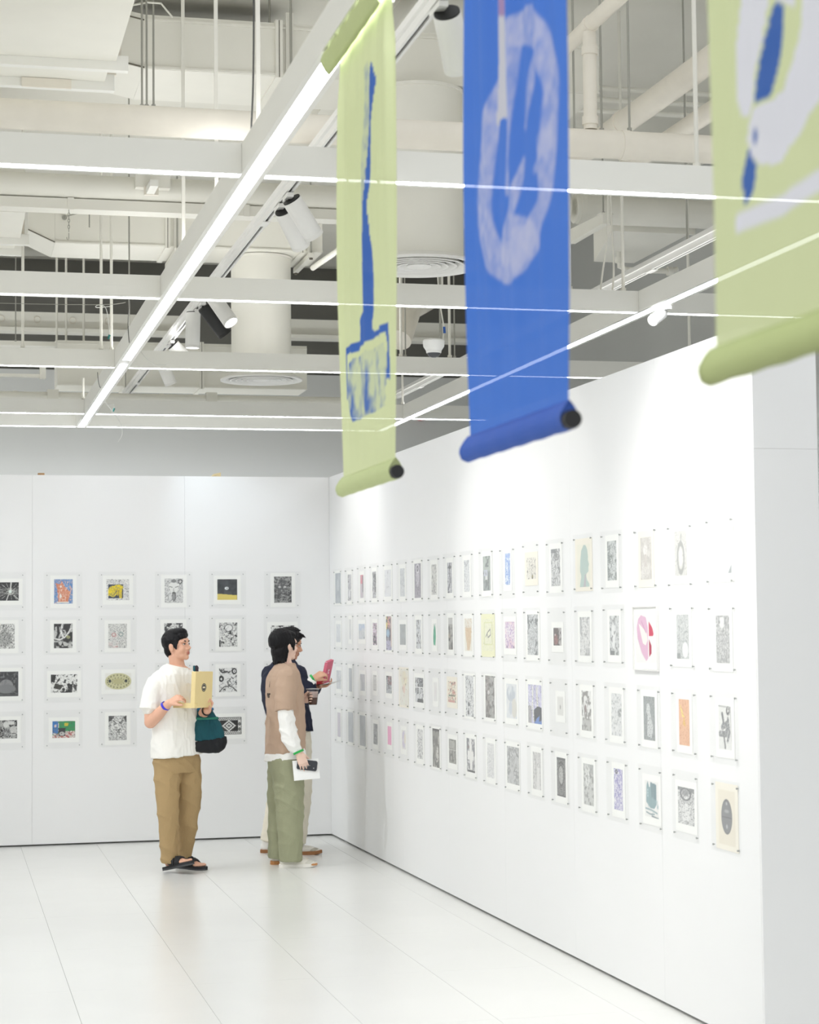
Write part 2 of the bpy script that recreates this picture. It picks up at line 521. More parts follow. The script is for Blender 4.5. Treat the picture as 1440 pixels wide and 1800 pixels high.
# slatted grille board on the slab above the first duct
t = thing('slab_panel', 'grey access panel with small slots under the slab at the top left', 'panel', (1.5, 11.2, 5.2))
obj('board', G().box(.95, 1.95, 11.15, 11.25, 5.16, 5.29), M_DUCT, t)
obj('shelf', G().box(.95, 1.97, 11.26, 11.6, 5.28, 5.33), M_DARKW, t)
for k in range(5):
    obj('slot', G().box(1.42 + k * .03, 1.435 + k * .03, 11.143, 11.1495, 5.2, 5.235), M_DARKW, t)

# ------------------------------------------------------------------ pipes
def pipe(name, label, pts, r, bands=(), m=M_PIPE, cat='pipe', group=None, seg=20, collar=1.22):
    ps = [Vector(p) for p in pts]
    t = thing(name, label, cat, tuple(sum(ps, Vector()) / len(ps)), group=group)
    obj('run', G().tube(ps, r, seg), m, t, True)
    for p, d in bands:
        p = Vector(p); d = Vector(d).normalized() * .02
        obj('band', G().cyl(p - d, p + d, r * collar, seg=seg), m, t, True)
    return t
zp = 4.02
pipe('water_pipe', 'thick cream pipe with rust spots crossing the whole view behind the nearest cross beam',
     [(-4, 8.6, zp), (5.9, 8.6, zp)], .068, [((3.16, 8.6, zp), (1, 0, 0)), ((-.6, 8.6, zp), (1, 0, 0))], collar=1.06, group='water pipes')
t = pipe('branch_pipe', 'upright cream pipe with elbow joining the thick pipe right of the blue banner',
     [(2.99, 8.6, zp + .068), (2.992, 8.6, 4.5), (2.995, 8.61, 4.56)], .033, [((2.99, 8.6, 4.13), (0, 0, 1)), ((2.992, 8.6, 4.47), (0, 0, 1))], group='water pipes', collar=1.18)
pipe('overhead_pipe', 'cream pipe running front to back above the upright pipe', [(3.0, 7.6, 4.6), (2.998, 8.6, 4.6), (3.015, 11.3, 4.6)], .037, [((2.998, 8.6, 4.6), (0, 1, 0))], group='water pipes', collar=1.12)
pipe('drain_pipe', 'fat grey pipe slanting away at the upper right beside the right green banner', [(3.56, 6.6, 4.42), (3.54, 10.4, 4.42)], .064, [((3.54, 9.65, 4.42), (0, 1, 0))], group='water pipes', collar=1.06)
pipe('drain_pipe', 'shaded grey pipe below the fat slanting pipe at the upper right', [(3.84, 6.6, 4.36), (3.82, 10.6, 4.36)], .05, [((3.82, 9.9, 4.36), (0, 1, 0))], group='water pipes', collar=1.08)
zi = 4.545
pipe('insulated_pipe', 'thick white insulated pipe crossing behind the nearest cross beam', [(-4, 12.3, zi), (4.11, 12.3, zi)], .078,
     [((.75, 12.3, zi), (1, 0, 0)), ((.85, 12.3, zi), (1, 0, 0)), ((2.2, 12.3, zi), (1, 0, 0))], M_DUCT, group='insulated pipes', collar=1.03)
pipe('insulated_pipe', 'wider grey insulated pipe right of the elbow collar beyond the blue banner', [(4.15, 12.3, zi - .005), (5.95, 12.3, zi - .005)], .098,
     [((4.2, 12.3, zi - .005), (1, 0, 0))], M_DUCT, group='insulated pipes', collar=1.05)
t = thing('cable_tray', 'white cable tray under the insulated pipe', 'cable tray', (1.5, 12.34, 4.395))
obj('tray', G().box(-4, 3.4, 12.27, 12.42, 4.395, 4.402).box(-4, 3.4, 12.27, 12.276, 4.402, 4.462).box(-4, 3.4, 12.414, 12.42, 4.402, 4.462), M_DUCT, t)
for xx in (.77, 1.9, 2.9):
    obj('clip', G().box(xx - .02, xx + .02, 12.262, 12.269, 4.39, 4.468), M_DUCT, t)
t = thing('junction_box', 'white junction box with slanted strut on the insulated pipe left of the long beam', 'junction box', (1.275, 12.18, 4.53))
obj('box', G().box(1.17, 1.39, 12.14, 12.218, 4.525, 4.64), M_DUCT, t)
obj('strut', G().hexa([(1.2, 11.55, 4.4), (1.25, 11.55, 4.4), (1.285, 12.15, 4.48), (1.235, 12.15, 4.48)], [(1.2, 11.55, 4.44), (1.25, 11.55, 4.44), (1.285, 12.15, 4.523), (1.235, 12.15, 4.523)]), M_BEAM, t)
obj('clamp', G().box(1.22, 1.31, 12.1, 12.139, 4.47, 4.524), M_PIPE, t)
t = thing('channel_strut', 'short white channel strut hanging beside the blue banner under the insulated pipe', 'bracket', (4.12, 11.95, 4.29))
obj('channel', G().hexa([(4.09, 11.55, 4.285), (4.14, 11.55, 4.285), (4.155, 12.3, 4.3), (4.105, 12.3, 4.3)], [(4.09, 11.55, 4.352), (4.14, 11.55, 4.352), (4.155, 12.3, 4.392), (4.105, 12.3, 4.392)]), M_DUCT, t)
obj('top_plate', G().box(4.08, 4.17, 11.56, 11.64, 4.353, 4.358), M_ROD, t)
t = thing('duct_stub', 'shaded duct stub with tapered end under the wider insulated pipe', 'duct', (4.85, 13.0, 4.44))
obj('casing', G().hexa([(4.48, 12.45, 4.44), (5.06, 12.45, 4.44), (5.06, 13.6, 4.44), (4.74, 13.6, 4.44)], [(4.48, 12.45, 4.6), (5.06, 12.45, 4.6), (5.06, 13.6, 4.7), (4.74, 13.6, 4.7)]), M_DUCT, t)
obj('end_flange', G().box(4.46, 5.08, 12.42, 12.449, 4.425, 4.61), M_DUCT, t)
pipe('conduit', 'small white pipe with elbow and box below the duct stub', [(4.8, 13.2, 4.441), (4.8, 13.2, 4.33), (4.86, 13.2, 4.31), (5.2, 13.2, 4.31), (5.25, 13.2, 4.33)], .02,
     [((4.8, 13.2, 4.38), (0, 0, 1)), ((5.19, 13.2, 4.31), (1, 0, 0))], M_DUCT, group='conduits', collar=1.7)
pipe('conduit', 'slanting white conduit at the left edge of the first green banner', [(2.76, 14.5, 4.49), (2.83, 12.55, 4.44)], .022, [((2.8, 13.4, 4.463), (0, 1, 0))], M_DUCT, group='conduits', collar=1.35)
rod('t', 2.8, 13.4, 4.485, 'thin rod holding the slanting conduit beside the first green banner')
for k, z in enumerate((4.86, 4.93, 5.0)):
    pipe('conduit', ['lowest', 'middle', 'topmost'][k] + ' of three thin conduits running behind the upright pipe', [(2.7, 11.0, z), (5.9, 11.0, z)], .016, (), M_DUCT, group='conduits', seg=8)
pipe('return_pipe', 'dark fat pipe in shade above the dome camera, running front to back', [(3.55, 15.0, 4.02), (3.69, 15.2, 4.32), (4.36, 17.2, 4.75), (4.58, 18.3, 4.9)], .11, [((3.84, 15.8, 4.45), (.2, .9, .2))], M_PIPE, group='water pipes', collar=1.04)
pipe('service_pipe', 'pale pipe crossing at the back just above the fourth cross beam', [(-4, 17.35, 3.795), (4.0, 17.35, 3.795)], .034, [((x, 17.35, 3.795), (1, 0, 0)) for x in (.6, 1.9)], M_DUCT, group='water pipes', collar=1.15)
for xx, lb in ((.93, 'left'), (2.35, 'right')):
    one('pipe_saddle', G().box(xx - .05, xx + .05, 17.28, 17.30, 3.75, 3.845).box(xx - .03, xx - .015, 17.283, 17.297, 3.70, 3.7499).box(xx + .015, xx + .03, 17.283, 17.297, 3.70, 3.7499).box(xx - .05, xx + .05, 17.3001, 17.40, 3.8375, 3.845),
        M_DUCT, '%s small saddle bracket on the pale pipe at the back' % lb, 'bracket', 'pipe saddles')
# slab features
t = thing('concrete_beam', 'castellated pale beam with round holes in the dark ceiling space at the back', 'beam', (1, 19.1, 4.62))
obj('web', G().box(-5, 2.35, 19.05, 19.15, 4.66, 4.82).box(2.86, 5.9, 19.05, 19.15, 4.66, 4.82), M_DUCT, t)
obj('flange', G().box(-5, 2.36, 19.0, 19.2, 4.62, 4.659).box(2.84, 5.9, 19.0, 19.2, 4.62, 4.659), M_DUCT, t)
for k in range(8):
    x = .18 + .345 * k
    if 2.3 < x < 2.9: continue
    obj('hole_rim', G().lathe([(.026, -.004), (.033, -.004), (.033, .003), (.026, .003), (.026, -.004)], (0, 0, 0), 16) if False else
        G().tube([(x + .03 * math.cos(a), 19.046, 4.745 + .03 * math.sin(a)) for a in [2 * math.pi * q / 16 for q in range(17)]], .004, 5, False), M_PIPE, t)
one('slab_rib', G().box(2.55, 2.62, 8.4, 14, 5.36, 5.449).box(2.55, 2.62, 8.4, 14, 5.34, 5.359), M_SLAB, 'long narrow rib under the slab running front to back', 'beam')
t = thing('bulkhead_ledge', 'pale ledge and flat conduit in the dark ceiling space at the far left', 'ledge', (.8, 18.0, 4.35))
obj('ledge', G().box(-4, 1.35, 18.12, 18.4, 4.37, 4.39), M_DUCT, t)
obj('lip', G().box(-4, 1.35, 18.1, 18.119, 4.35, 4.392), M_DUCT, t)
t = thing('light_fitting', 'pale batten fitting at the far left under the third cross beam', 'ceiling light', (.3, 16.6, 3.93))
obj('body', G().box(-4, .8, 16.55, 16.62, 3.86, 3.885), M_DUCT, t)
obj('bracket', G().box(.78, .83, 16.54, 16.63, 3.85, 3.98), M_ROD, t)
t = thing('slab_hanger_box', 'white box beam at the top edge right of the blue banner', 'beam', (3.35, 8.1, 4.64))
obj('casing', G().box(3.02, 3.7, 8.0, 8.12, 4.69, 4.8), M_BEAM, t)
obj('lip', G().box(3.02, 3.7, 7.985, 7.999, 4.68, 4.7), M_BEAM, t)
t = thing('pipe_hook', 'bent thin hook on the face of the second duct at the left', 'hook', (.8, 14.55, 4.8))
obj('arm', G().tube([(.87, 14.61, 4.83), (.88, 14.5, 4.82), (1.02, 14.45, 4.85), (1.045, 14.45, 4.84), (1.045, 14.45, 4.73)], .005, 6), M_THIN, t, True)
obj('washer', G().cyl((.87, 14.597, 4.83), (.87, 14.607, 4.83), .02, seg=12), M_THIN, t)
t = thing('hook_chain', 'thin chain with hook hanging from the cable tray at the left', 'chain', (.76, 12.3, 4.2))
for k in range(7):
    z = 4.385 - k * .02
    q = [(.76 + (.006 * math.cos(a) if k % 2 else 0), 12.3 + (0 if k % 2 else .006 * math.cos(a)), z + .013 * math.sin(a)) for a in [2 * math.pi * i / 8 for i in range(9)]]
    obj('link', G().tube(q, .0022, 5, False), M_THIN, t)
obj('hook', G().tube([(.76, 12.3, 4.245), (.76, 12.3, 4.21), (.755, 12.3, 4.2), (.748, 12.3, 4.207), (.747, 12.3, 4.218)], .0025, 6), M_THIN, t)
pipe('rod_hook', 'bent white hook rod in front of the first duct at the top left', [(.86, 9.9, 4.95), (1.0, 9.75, 4.94), (1.07, 9.75, 4.94), (1.13, 9.75, 4.87)], .005, (), M_ROD, cat='hook', seg=6)

# trapeze supports under the ducts
def trapeze(label, x, y0, y1, z, zt):
    t = thing('trapeze_support', label, 'bracket', (x, y0, z), group='trapeze supports')
    obj('channel', G().box(x - .02, x + .02, y0 - .06, y1 + .05, z - .052, z - .014), M_ROD, t)
    for yy in (y0 - .045, y1 + .035):
        obj('rod', G().cyl((x, yy, z - .06), (x, yy, zt), .007, seg=6), M_THIN, t)
        obj('nut', G().cyl((x, yy, z - .066), (x, yy, z - .053), .014, seg=6), M_SEAM, t)
    obj('side_channel', G().box(x - .022, x + .022, y0 - .022, y0 - .003, z - .013, z + .35), M_ROD, t)
trapeze('channel support under the first duct right of the long beam', 1.76 + .06, 10.2, 10.82, 4.725, 5.45)
trapeze('channel support under the second duct left of the long beam', 1.72, 14.62, 15.2, 4.635, 5.45)
trapeze('channel support under the second duct at the edge of the green banner', 2.76, 14.62, 15.2, 4.635, 5.45)

# ------------------------------------------------------------------ spotlights on tracks
def track(label, x, a, b, z):
    t = thing('spotlight_track', label, 'light track', (x, (a + b) / 2, z), group='spotlight tracks')
    pr = [(-.018, 0), (-.007, 0), (-.007, .014), (.007, .014), (.007, 0), (.018, 0), (.018, .034), (-.018, .034)]
    obj('rail', G().prism([(x + p, z + q) for p, q in pr], 'y', a, b), M_TRACK, t)
    obj('channel', G().box(x - .032, x + .032, a, b, z + .0345, z + .062), M_TRACK, t)
    obj('slot', G().box(x - .0065, x + .0065, a + .02, b - .02, z + .0115, z + .0135), M_SLOT, t)
    for k in range(6):
        y = a + (b - a) * (k + .5) / 6
        obj('feed_joint', G().box(x - .02, x + .02, y - .06, y + .06, z - .006, z - .0005), M_TRACK, t)
    return t
ZT = 3.85
track('white spotlight track right of the long beam light', 1.63, 4.2, 17.9, ZT)
track('white spotlight track above the right beam light', 4.14, 6.0, 17.6, ZT)

def spot(x, y, aim, label, m=M_SPOT, length=.205, rad=.049, power=1.0, zt=ZT, side=1, lit=True, col=(1, .985, .96), size=62):
    """cylinder spotlight on a track adapter; the lamp sits in its mouth"""
    piv = Vector((x + .035 * side, y, zt - .055))
    d = Vector(aim).normalized()
    t = thing('track_spotlight', label, 'spotlight', (x, y, zt), group='track spotlights')
    obj('adapter', G().box(x - .016, x + .016, y - .07, y + .07, zt - .026, zt - .0065), M_TRACK, t)
    obj('stem', G().tube([(x, y, zt - .027), (x + .034 * side, y, zt - .03), (x + .035 * side, y, zt - .055)], .007, 8), M_BLACK, t)
    a = piv - d * .035
    b = piv + d * (length - .035)
    n = d.orthogonal().normalized(); q = d.cross(n)
    def ringset(prof, name, mm, smooth=True):
        g = G(); vs = []; fs = []
        seg = 28
        for r, s in prof:
            for k in range(seg):
                an = 2 * math.pi * k / seg
                vs.append(a + d * s + (n * math.cos(an) + q * math.sin(an)) * r)
        for i in range(len(prof) - 1):
            for k in range(seg):
                k2 = (k + 1) % seg
                fs.append((i * seg + k, i * seg + k2, (i + 1) * seg + k2, (i + 1) * seg + k))
        g.add(vs, fs)
        return obj(name, g, mm, t, smooth)
    ringset([(rad * .9, 0.004), (rad, .004), (rad, length - .02), (rad * .985, length - .019), (rad * .985, length - .017), (rad, length - .016), (rad, length), (rad * .9, length), (rad * .86, length - .03)], 'body', m)
    ringset([(.0005, -.002), (rad * .93, -.002), (rad * .93, .006)], 'back_plate', M_BLACK)
    ringset([(.0005, length - .03), (rad * .85, length - .03)], 'lens', M_LENS if lit else M_BLACK)
    if lit:
        ld = bpy.data.lights.new('spot_lamp', 'SPOT')
        ld.energy = SPOT_W * power * 10
        ld.color = col
        ld.spot_size = R(size)
        ld.spot_blend = .9
        ld.shadow_soft_size = .04
        lo = bpy.data.objects.new('spot_lamp', ld)
        COL.objects.link(lo)
        lo.location = b + d * .004
        lo.rotation_euler = d.to_track_quat('-Z', 'Y').to_euler()
    return t
XT = 1.63
WZ = 1.55
spot(XT, 6.24, (.344, .658, -.67), 'large white cylinder spotlight between the green and blue banners', length=.225)
spot(XT, 9.2, (.576, .314, -.754), 'white cylinder spotlight behind another, upper of the overlapping pair', power=.55, length=.22)
spot(XT, 9.45, (.492, .526, -.694), 'white cylinder spotlight in front, lower of the overlapping pair', power=.55, length=.225)
spot(XT, 12.05, (.438, -.443, -.782), 'white cylinder spotlight with its bright lens showing, beside a black one', length=.23)
spot(XT, 12.45, (.626, .14, -.767), 'black cylinder spotlight hanging in a cluster of white ones', m=M_BLACK, lit=False, length=.23)
spot(XT, 12.75, (-.027, -.004, -1), 'white cylinder spotlight pointing straight down beside the black one', power=.5, length=.24, side=-.6)
spot(XT, 14.2, (.703, .122, -.7), 'white cylinder spotlight half hidden behind the third cross beam', power=.8)
spot(XT, 15.1, (.402, .27, -.875), 'farthest white cylinder spotlight on the left track, under the third cross beam', power=.4, col=(.76, .88, 1))
spot(4.14, 10.62, (-.715, -.508, -.48), 'small white spotlight with glowing lens behind the right partition', power=.15, side=-1, zt=3.60, rad=.036, length=.12)
for y, lb in ((14.7, 'dark tipped spotlight peeping over the right beam light, far one'), (14.1, 'dark tipped spotlight peeping over the right beam light, near one')):
    spot(4.2, y, (1.7, -.4, -1.2), lb, m=M_SPOT, lit=False, side=1)
# further tracks outside the view wash both partitions and the floor
track('spotlight track overhead left of the view', -1.4, 4.2, 16.0, ZT)
for y_, d_, p_, n_ in ((13.2, (1.2, 2.43, -2.2), .45, 'farthest'), (12.4, (3.05, 1.3, -2.75), 2.6, 'second farthest'), (11.0, (1.5, .2, -3.7), 1.3, 'middle'), (9.0, (1.5, .2, -3.7), 1.3, 'second nearest'), (7.2, (1.6, 1.6, -3.7), .9, 'nearest')):
    spot(-1.4, y_, d_, '%s spotlight on the overhead track left of the view' % n_, power=p_, side=1, col=(.94, .97, 1))
spot(XT, 7.62, (1.5, -.1, -2.3), 'white cylinder spotlight hidden behind the far green banner', power=2.2, size=88)

# ------------------------------------------------------------------ dome camera, alarm, cables, wood scraps
cx_, cy_ = 2.975, 11.6
t = thing('dome_camera', 'white dome security camera with dark window hanging between the banners', 'camera', (cx_, cy_, 3.40))
obj('housing', G().lathe([(.0005, .115), (.062, .113), (.069, .105), (.066, .07), (.05, .045), (.044, .04), (.0005, .04)], (cx_, cy_, 3.40), 32), M_SPOT, t, True)
M_DOME = mat('smoked_dome', '4a4c50', 0.12, var=.02)
obj('dome', G().lathe([(.043, .041), (.041, .022), (.03, .008), (.014, .001), (.0005, 0)], (cx_, cy_, 3.40), 24), M_DOME, t, True)
obj('trim_ring', G().lathe([(.043, .04), (.049, .043), (.047, .03), (.043, .028)], (cx_, cy_, 3.40), 28), M_SPOT, t, True)
obj('pole', G().cyl((cx_ + .045, cy_, 3.51), (cx_ + .045, cy_, 5.45), .0085, seg=8), M_THIN, t)
obj('cable', G().tube([(cx_ + .03, cy_, 3.95), (cx_ + .035, cy_ - .01, 3.78), (cx_ + .055, cy_ - .012, 3.65), (cx_ + .067, cy_ - .01, 3.58), (cx_ + .058, cy_, 3.5)], .0045, 6), M_ROD, t)
obj('plug', G().cyl((cx_ + .066, cy_ - .012, 3.595), (cx_ + .069, cy_ - .01, 3.555), .008, seg=8), mat('blue_plug', '2a5cae', .5), t)
M_RED = mat('alarm_red', 'a8201c', .45)
t = thing('fire_alarm', 'small red fire alarm sounder on the grey wall under the right beam light', 'alarm', (4.82, 19.3, 3.86))
obj('base', G().cyl((4.82, 19.399, 3.89), (4.82, 19.36, 3.89), .05, seg=20), M_RED, t, True)
obj('horn', G().tube([(4.82, 19.36, 3.89), (4.82, 19.32, 3.888), (4.82, 19.3, 3.885)], [.042, .036, .02], 20), M_RED, t, True)
M_WOOD = mat('raw_pine', 'b9936a', .8, var=.2, scale=30)
one('wood_scrap', G().box(.725, .775, 15.66, 15.74, HW + .0005, HW + .018), M_WOOD, 'small brown wood scrap on top of the back partition at the left', 'wood')
one('wood_scrap', G().hexa([(2.12, 15.66, HW + .0005), (2.2, 15.66, HW + .0005), (2.2, 15.74, HW + .0005), (2.12, 15.74, HW + .0005)], [(2.14, 15.67, HW + .022), (2.2, 15.66, HW + .034), (2.2, 15.74, HW + .034), (2.15, 15.73, HW + .022)]),
    mat('pale_pine', 'cdb98f', .8, var=.15, scale=30), 'pale wood wedge on top of the back partition above the man with the box', 'wood')
M_WIRE = mat('white_wire', 'd8d8d2', .5)
M_DWIRE = mat('dark_wire', '4a4a48', .6)
def wire(label, pts, m, r=.0025, plug=None):
    # smooth the polyline
    P = [Vector(p) for p in pts]
    for _ in range(2):
        Q = [P[0]]
        for a, b in zip(P[:-1], P[1:]):
            Q += [a.lerp(b, .25), a.lerp(b, .75)]
        Q.append(P[-1]); P = Q
    t = thing('loose_wire', label, 'wire', tuple(P[-1]), group='loose wires')
    obj('cord', G().tube(P, r, 5), m, t)
    if plug:
        obj('connector', G().tube([P[-1] + Vector((0, 0, .008)), P[-1] + Vector((-.01, 0, -.022))], [.009, .006], 6), mat('teal_plug', '1c7f78', .5), t)
wire('white wire arching down to a teal connector above the third cross beam', [(1.16, 13.925, 4.05), (1.02, 13.6, 3.98), (1.03, 13.5, 3.99), (1.085, 13.5, 3.985), (1.105, 13.5, 3.918), (1.117, 13.5, 3.77)], M_WIRE, plug=1)
wire('dark wire looping at the left side of the long beam above the third crossing', [(1.179, 12.6, 3.95), (1.179, 12.7, 3.86), (1.179, 12.8, 3.76), (1.179, 12.75, 3.66), (1.179, 12.7, 3.61)], M_DWIRE)
wire('dark wire looping at the left side of the long beam before the fourth crossing', [(1.178, 15.4, 3.76), (1.175, 15.3, 3.68), (1.178, 15.2, 3.62), (1.179, 15.1, 3.6)], M_DWIRE)
wire('thin white wire dangling below the farthest cross beam', [(1.28, 16.0, 3.5985), (1.36, 16.0, 3.5), (1.43, 16.1, 3.42), (1.44, 16.1, 3.33), (1.4, 16.1, 3.27)], M_WIRE, .002)
wire('white wire with teal connector below the long beam between the last crossings', [(1.31, 16.2, 3.6), (1.35, 16.15, 3.59), (1.37, 16.1, 3.585), (1.37, 16.1, 3.545)], M_WIRE, plug=1)
wire('thin grey wire strung across the dark gap above the third cross beam', [(-.5, 13.2, 3.93), (.6, 13.2, 3.93), (1.1, 13.2, 3.94), (1.2, 13.2, 3.96)], M_THIN, .002)
wire('white wire hanging in a loop over the third cross beam right of the long beam', [(1.2875, 13.4, 3.722), (1.34, 13.4, 3.62), (1.42, 13.4, 3.555), (1.5, 13.4, 3.56)], M_WIRE, .002)
wire('left of two pale cables dropping to the second cross beam', [(3.93, 11.0, 4.4), (3.93, 11.0, 4.1), (3.87, 10.95, 3.85), (3.85, 10.93, 3.74)], M_ROD, .006)
wire('right of two pale cables dropping to the second cross beam', [(3.945, 11.0, 4.4), (3.955, 11.0, 4.1), (3.945, 10.95, 3.85), (3.925, 10.93, 3.74)], M_ROD, .006)
wire('dark cable taped along the hanger bar at the nearest crossing', [(1.222, 7.68, 5.4), (1.224, 7.68, 4.6), (1.222, 7.68, 4.0), (1.21, 7.69, 3.74)], M_DWIRE, .004)

# ------------------------------------------------------------------ flat prints drawn into colour attributes
_rng = np.random.RandomState(7)
_T = _rng.rand(64, 64)
def vnoise(x, y, s=0):
    x = x + s * 7.31; y = y + s * 3.77
    xi = np.floor(x).astype(int); yi = np.floor(y).astype(int)
    fx = x - xi; fy = y - yi
    fx = fx * fx * (3 - 2 * fx); fy = fy * fy * (3 - 2 * fy)
    a = _T[xi % 64, yi % 64]; b = _T[(xi + 1) % 64, yi % 64]
    c = _T[xi % 64, (yi + 1) % 64]; d = _T[(xi + 1) % 64, (yi + 1) % 64]
    return (a * (1 - fx) + b * fx) * (1 - fy) + (c * (1 - fx) + d * fx) * fy
def fbm(x, y, s=0, o=3):
    t = 0; a = .5; n = 0
    for k in range(o):
        t = t + a * vnoise(x * 2 ** k, y * 2 ** k, s + 11 * k); n += a; a *= .5
    return t / n
def inpoly(U, V, pts):
    c = np.zeros(U.shape, bool)
    n = len(pts)
    for i in range(n):
        x1, y1 = pts[i]; x2, y2 = pts[(i + 1) % n]
        if y1 == y2: continue
        k = ((y1 > V) != (y2 > V)) & (U < (x2 - x1) * (V - y1) / (y2 - y1) + x1)
        c ^= k
    return c
def dline(U, V, pts):
    d = np.full(U.shape, 9e9)
    for (x1, y1), (x2, y2) in zip(pts[:-1], pts[1:]):
        dx, dy = x2 - x1, y2 - y1
        L = dx * dx + dy * dy + 1e-12
        t = np.clip(((U - x1) * dx + (V - y1) * dy) / L, 0, 1)
        d = np.minimum(d, np.hypot(U - x1 - t * dx, V - y1 - t * dy))
    return d
def paint(U, V, A, ops, seed, cell):
    """U, V in 0..1, A = width / height; returns rgb"""
    X = U * A; Y = V
    C = np.ones(U.shape + (3,)) * np.array(hexc('f0efec'))
    def put(mask, col):
        c = np.array(hexc(col))
        m = np.clip(mask, 0, 1)[..., None]
        C[:] = C * (1 - m) + c * m
    for k, op in enumerate(ops):
        s = seed * 1.7 + k * 5.3
        o = op[0]
        if o == 'f': put(np.ones(U.shape), op[1])
        elif o == 'm':                      # soft wash of a second colour
            sc, col = op[1], op[2]; lo, hi = (op[3], op[4]) if len(op) > 4 else (.35, .65)
            n = fbm(X * sc, Y * sc, s)
            put((n - lo) / (hi - lo), col)
        elif o == 'n':                      # hard blotches
            sc, th, col = op[1] * 1.2, op[2], op[3]
            n = fbm(X * sc, Y * sc, s)
            put((n - th) * 14 + .5, col)
        elif o == 'c':                      # wandering contour lines
            sc, wd, col = op[1] * 1.05, op[2], op[3]
            n = fbm(X * sc, Y * sc, s, 2) * (op[4] if len(op) > 4 else 5)
            t = np.abs(n - np.round(n))
            put(1 - (t - wd * .6) / (wd * .6), col)
        elif o == 'h':                      # warped hatching
            an, fr, wp, th, col = op[1], op[2] * 1.4, op[3] * .8, op[4], op[5]
            q = X * math.cos(an) + Y * math.sin(an) + wp * fbm(X * 7, Y * 7, s)
            put((np.sin(q * fr * 6.283) - th) * 2.2 + .5, col)
        elif o == 'e':
            cx, cy, rx, ry, col = op[1:6]
            put((1 - np.hypot((U - cx) / rx, (V - cy) / ry)) * min(rx, ry) / cell + .5, col)
        elif o == 'o':
            cx, cy, rx, ry, wd, col = op[1:7]
            put((wd - np.abs(np.hypot((U - cx) / rx, (V - cy) / ry) - 1) * min(rx, ry)) / cell + .5, col)
        elif o == 'r':
            x0, y0, x1, y1, col = op[1:6]
            put(((U >= x0) & (U <= x1) & (V >= y0) & (V <= y1)).astype(float), col)
        elif o == 'p':
            put(inpoly(U, V, op[1]).astype(float), op[2])
        elif o == 'l':
            pts = [(x * A, y) for x, y in op[1]]
            put((op[2] - dline(X, Y, pts)) / cell + .5, op[3])
        elif o == 'x':                      # checks / tile pattern
            nx_, ny_, col = op[1:4]; y0 = op[4] if len(op) > 4 else 0; y1 = op[5] if len(op) > 5 else 1
            put((((np.floor(U * nx_) + np.floor(V * ny_)) % 2 == 0) & (V >= y0) & (V <= y1)).astype(float), col)
    return C
def grid_print(name, parent, x0, x1, z0, z1, y, ops, seed, m, cell=.0033, depth=None, haze=0):
    nx_ = max(6, int((x1 - x0) / cell)); nz_ = max(6, int((z1 - z0) / cell))
    us = np.linspace(0, 1, nx_ + 1); vs_ = np.linspace(0, 1, nz_ + 1)
    U, V = np.meshgrid(us, vs_)
    px = x0 + U * (x1 - x0); pz = z0 + V * (z1 - z0)
    py = np.full(U.shape, y) if depth is None else depth(U, V)
    co = np.stack([px, py, pz], -1).reshape(-1, 3)
    C = paint(U, V, (x1 - x0) / (z1 - z0), ops, seed, 1.0 / nz_).reshape(-1, 3)
    C = C * (1 - haze) + haze * .85
    idx = np.arange((nx_ + 1) * (nz_ + 1)).reshape(nz_ + 1, nx_ + 1)
    F = np.stack([idx[:-1, :-1], idx[:-1, 1:], idx[1:, 1:], idx[1:, :-1]], -1).reshape(-1, 4)
    me = bpy.data.meshes.new(name)
    me.from_pydata(co.tolist(), [], F.tolist())
    at = me.color_attributes.new('ink', 'FLOAT_COLOR', 'POINT')
    at.data.foreach_set('color', np.concatenate([C, np.ones((len(C), 1))], 1).astype(np.float32).ravel())
    me.materials.append(m)
    me.update()
    o = bpy.data.objects.new(name, me)
    link(o, parent)
    ORG[o.name] = Vector((0, 0, 0))
    return o

# style shorthands
def sk(d='9a9a98', bg='ebebe8', s=6, w=.10, n=5):      # light line drawing
    return [('f', bg), ('c', s, w, d, n), ('c', s * 1.9, w * .7, d, n - 1)]
def dn(d='4c4c4c', bg='d9d9d6', s=7, th=.5):           # dense dark drawing
    return [('f', bg), ('n', s, th, d), ('c', s * 1.1, .13, bg, 6), ('c', s * .8, .12, d, 7)]
def gr(d='8f918f', bg='c4c6c4', s=6):                  # grey tone picture
    return [('f', bg), ('m', s, d), ('c', s, .1, 'e6e6e4', 4), ('n', s * 2, .66, '6a6a6a')]
def wa(bg, c, s=4, lo=.3, hi=.75):                     # pale wash
    return [('f', bg), ('m', s, c, lo, hi)]

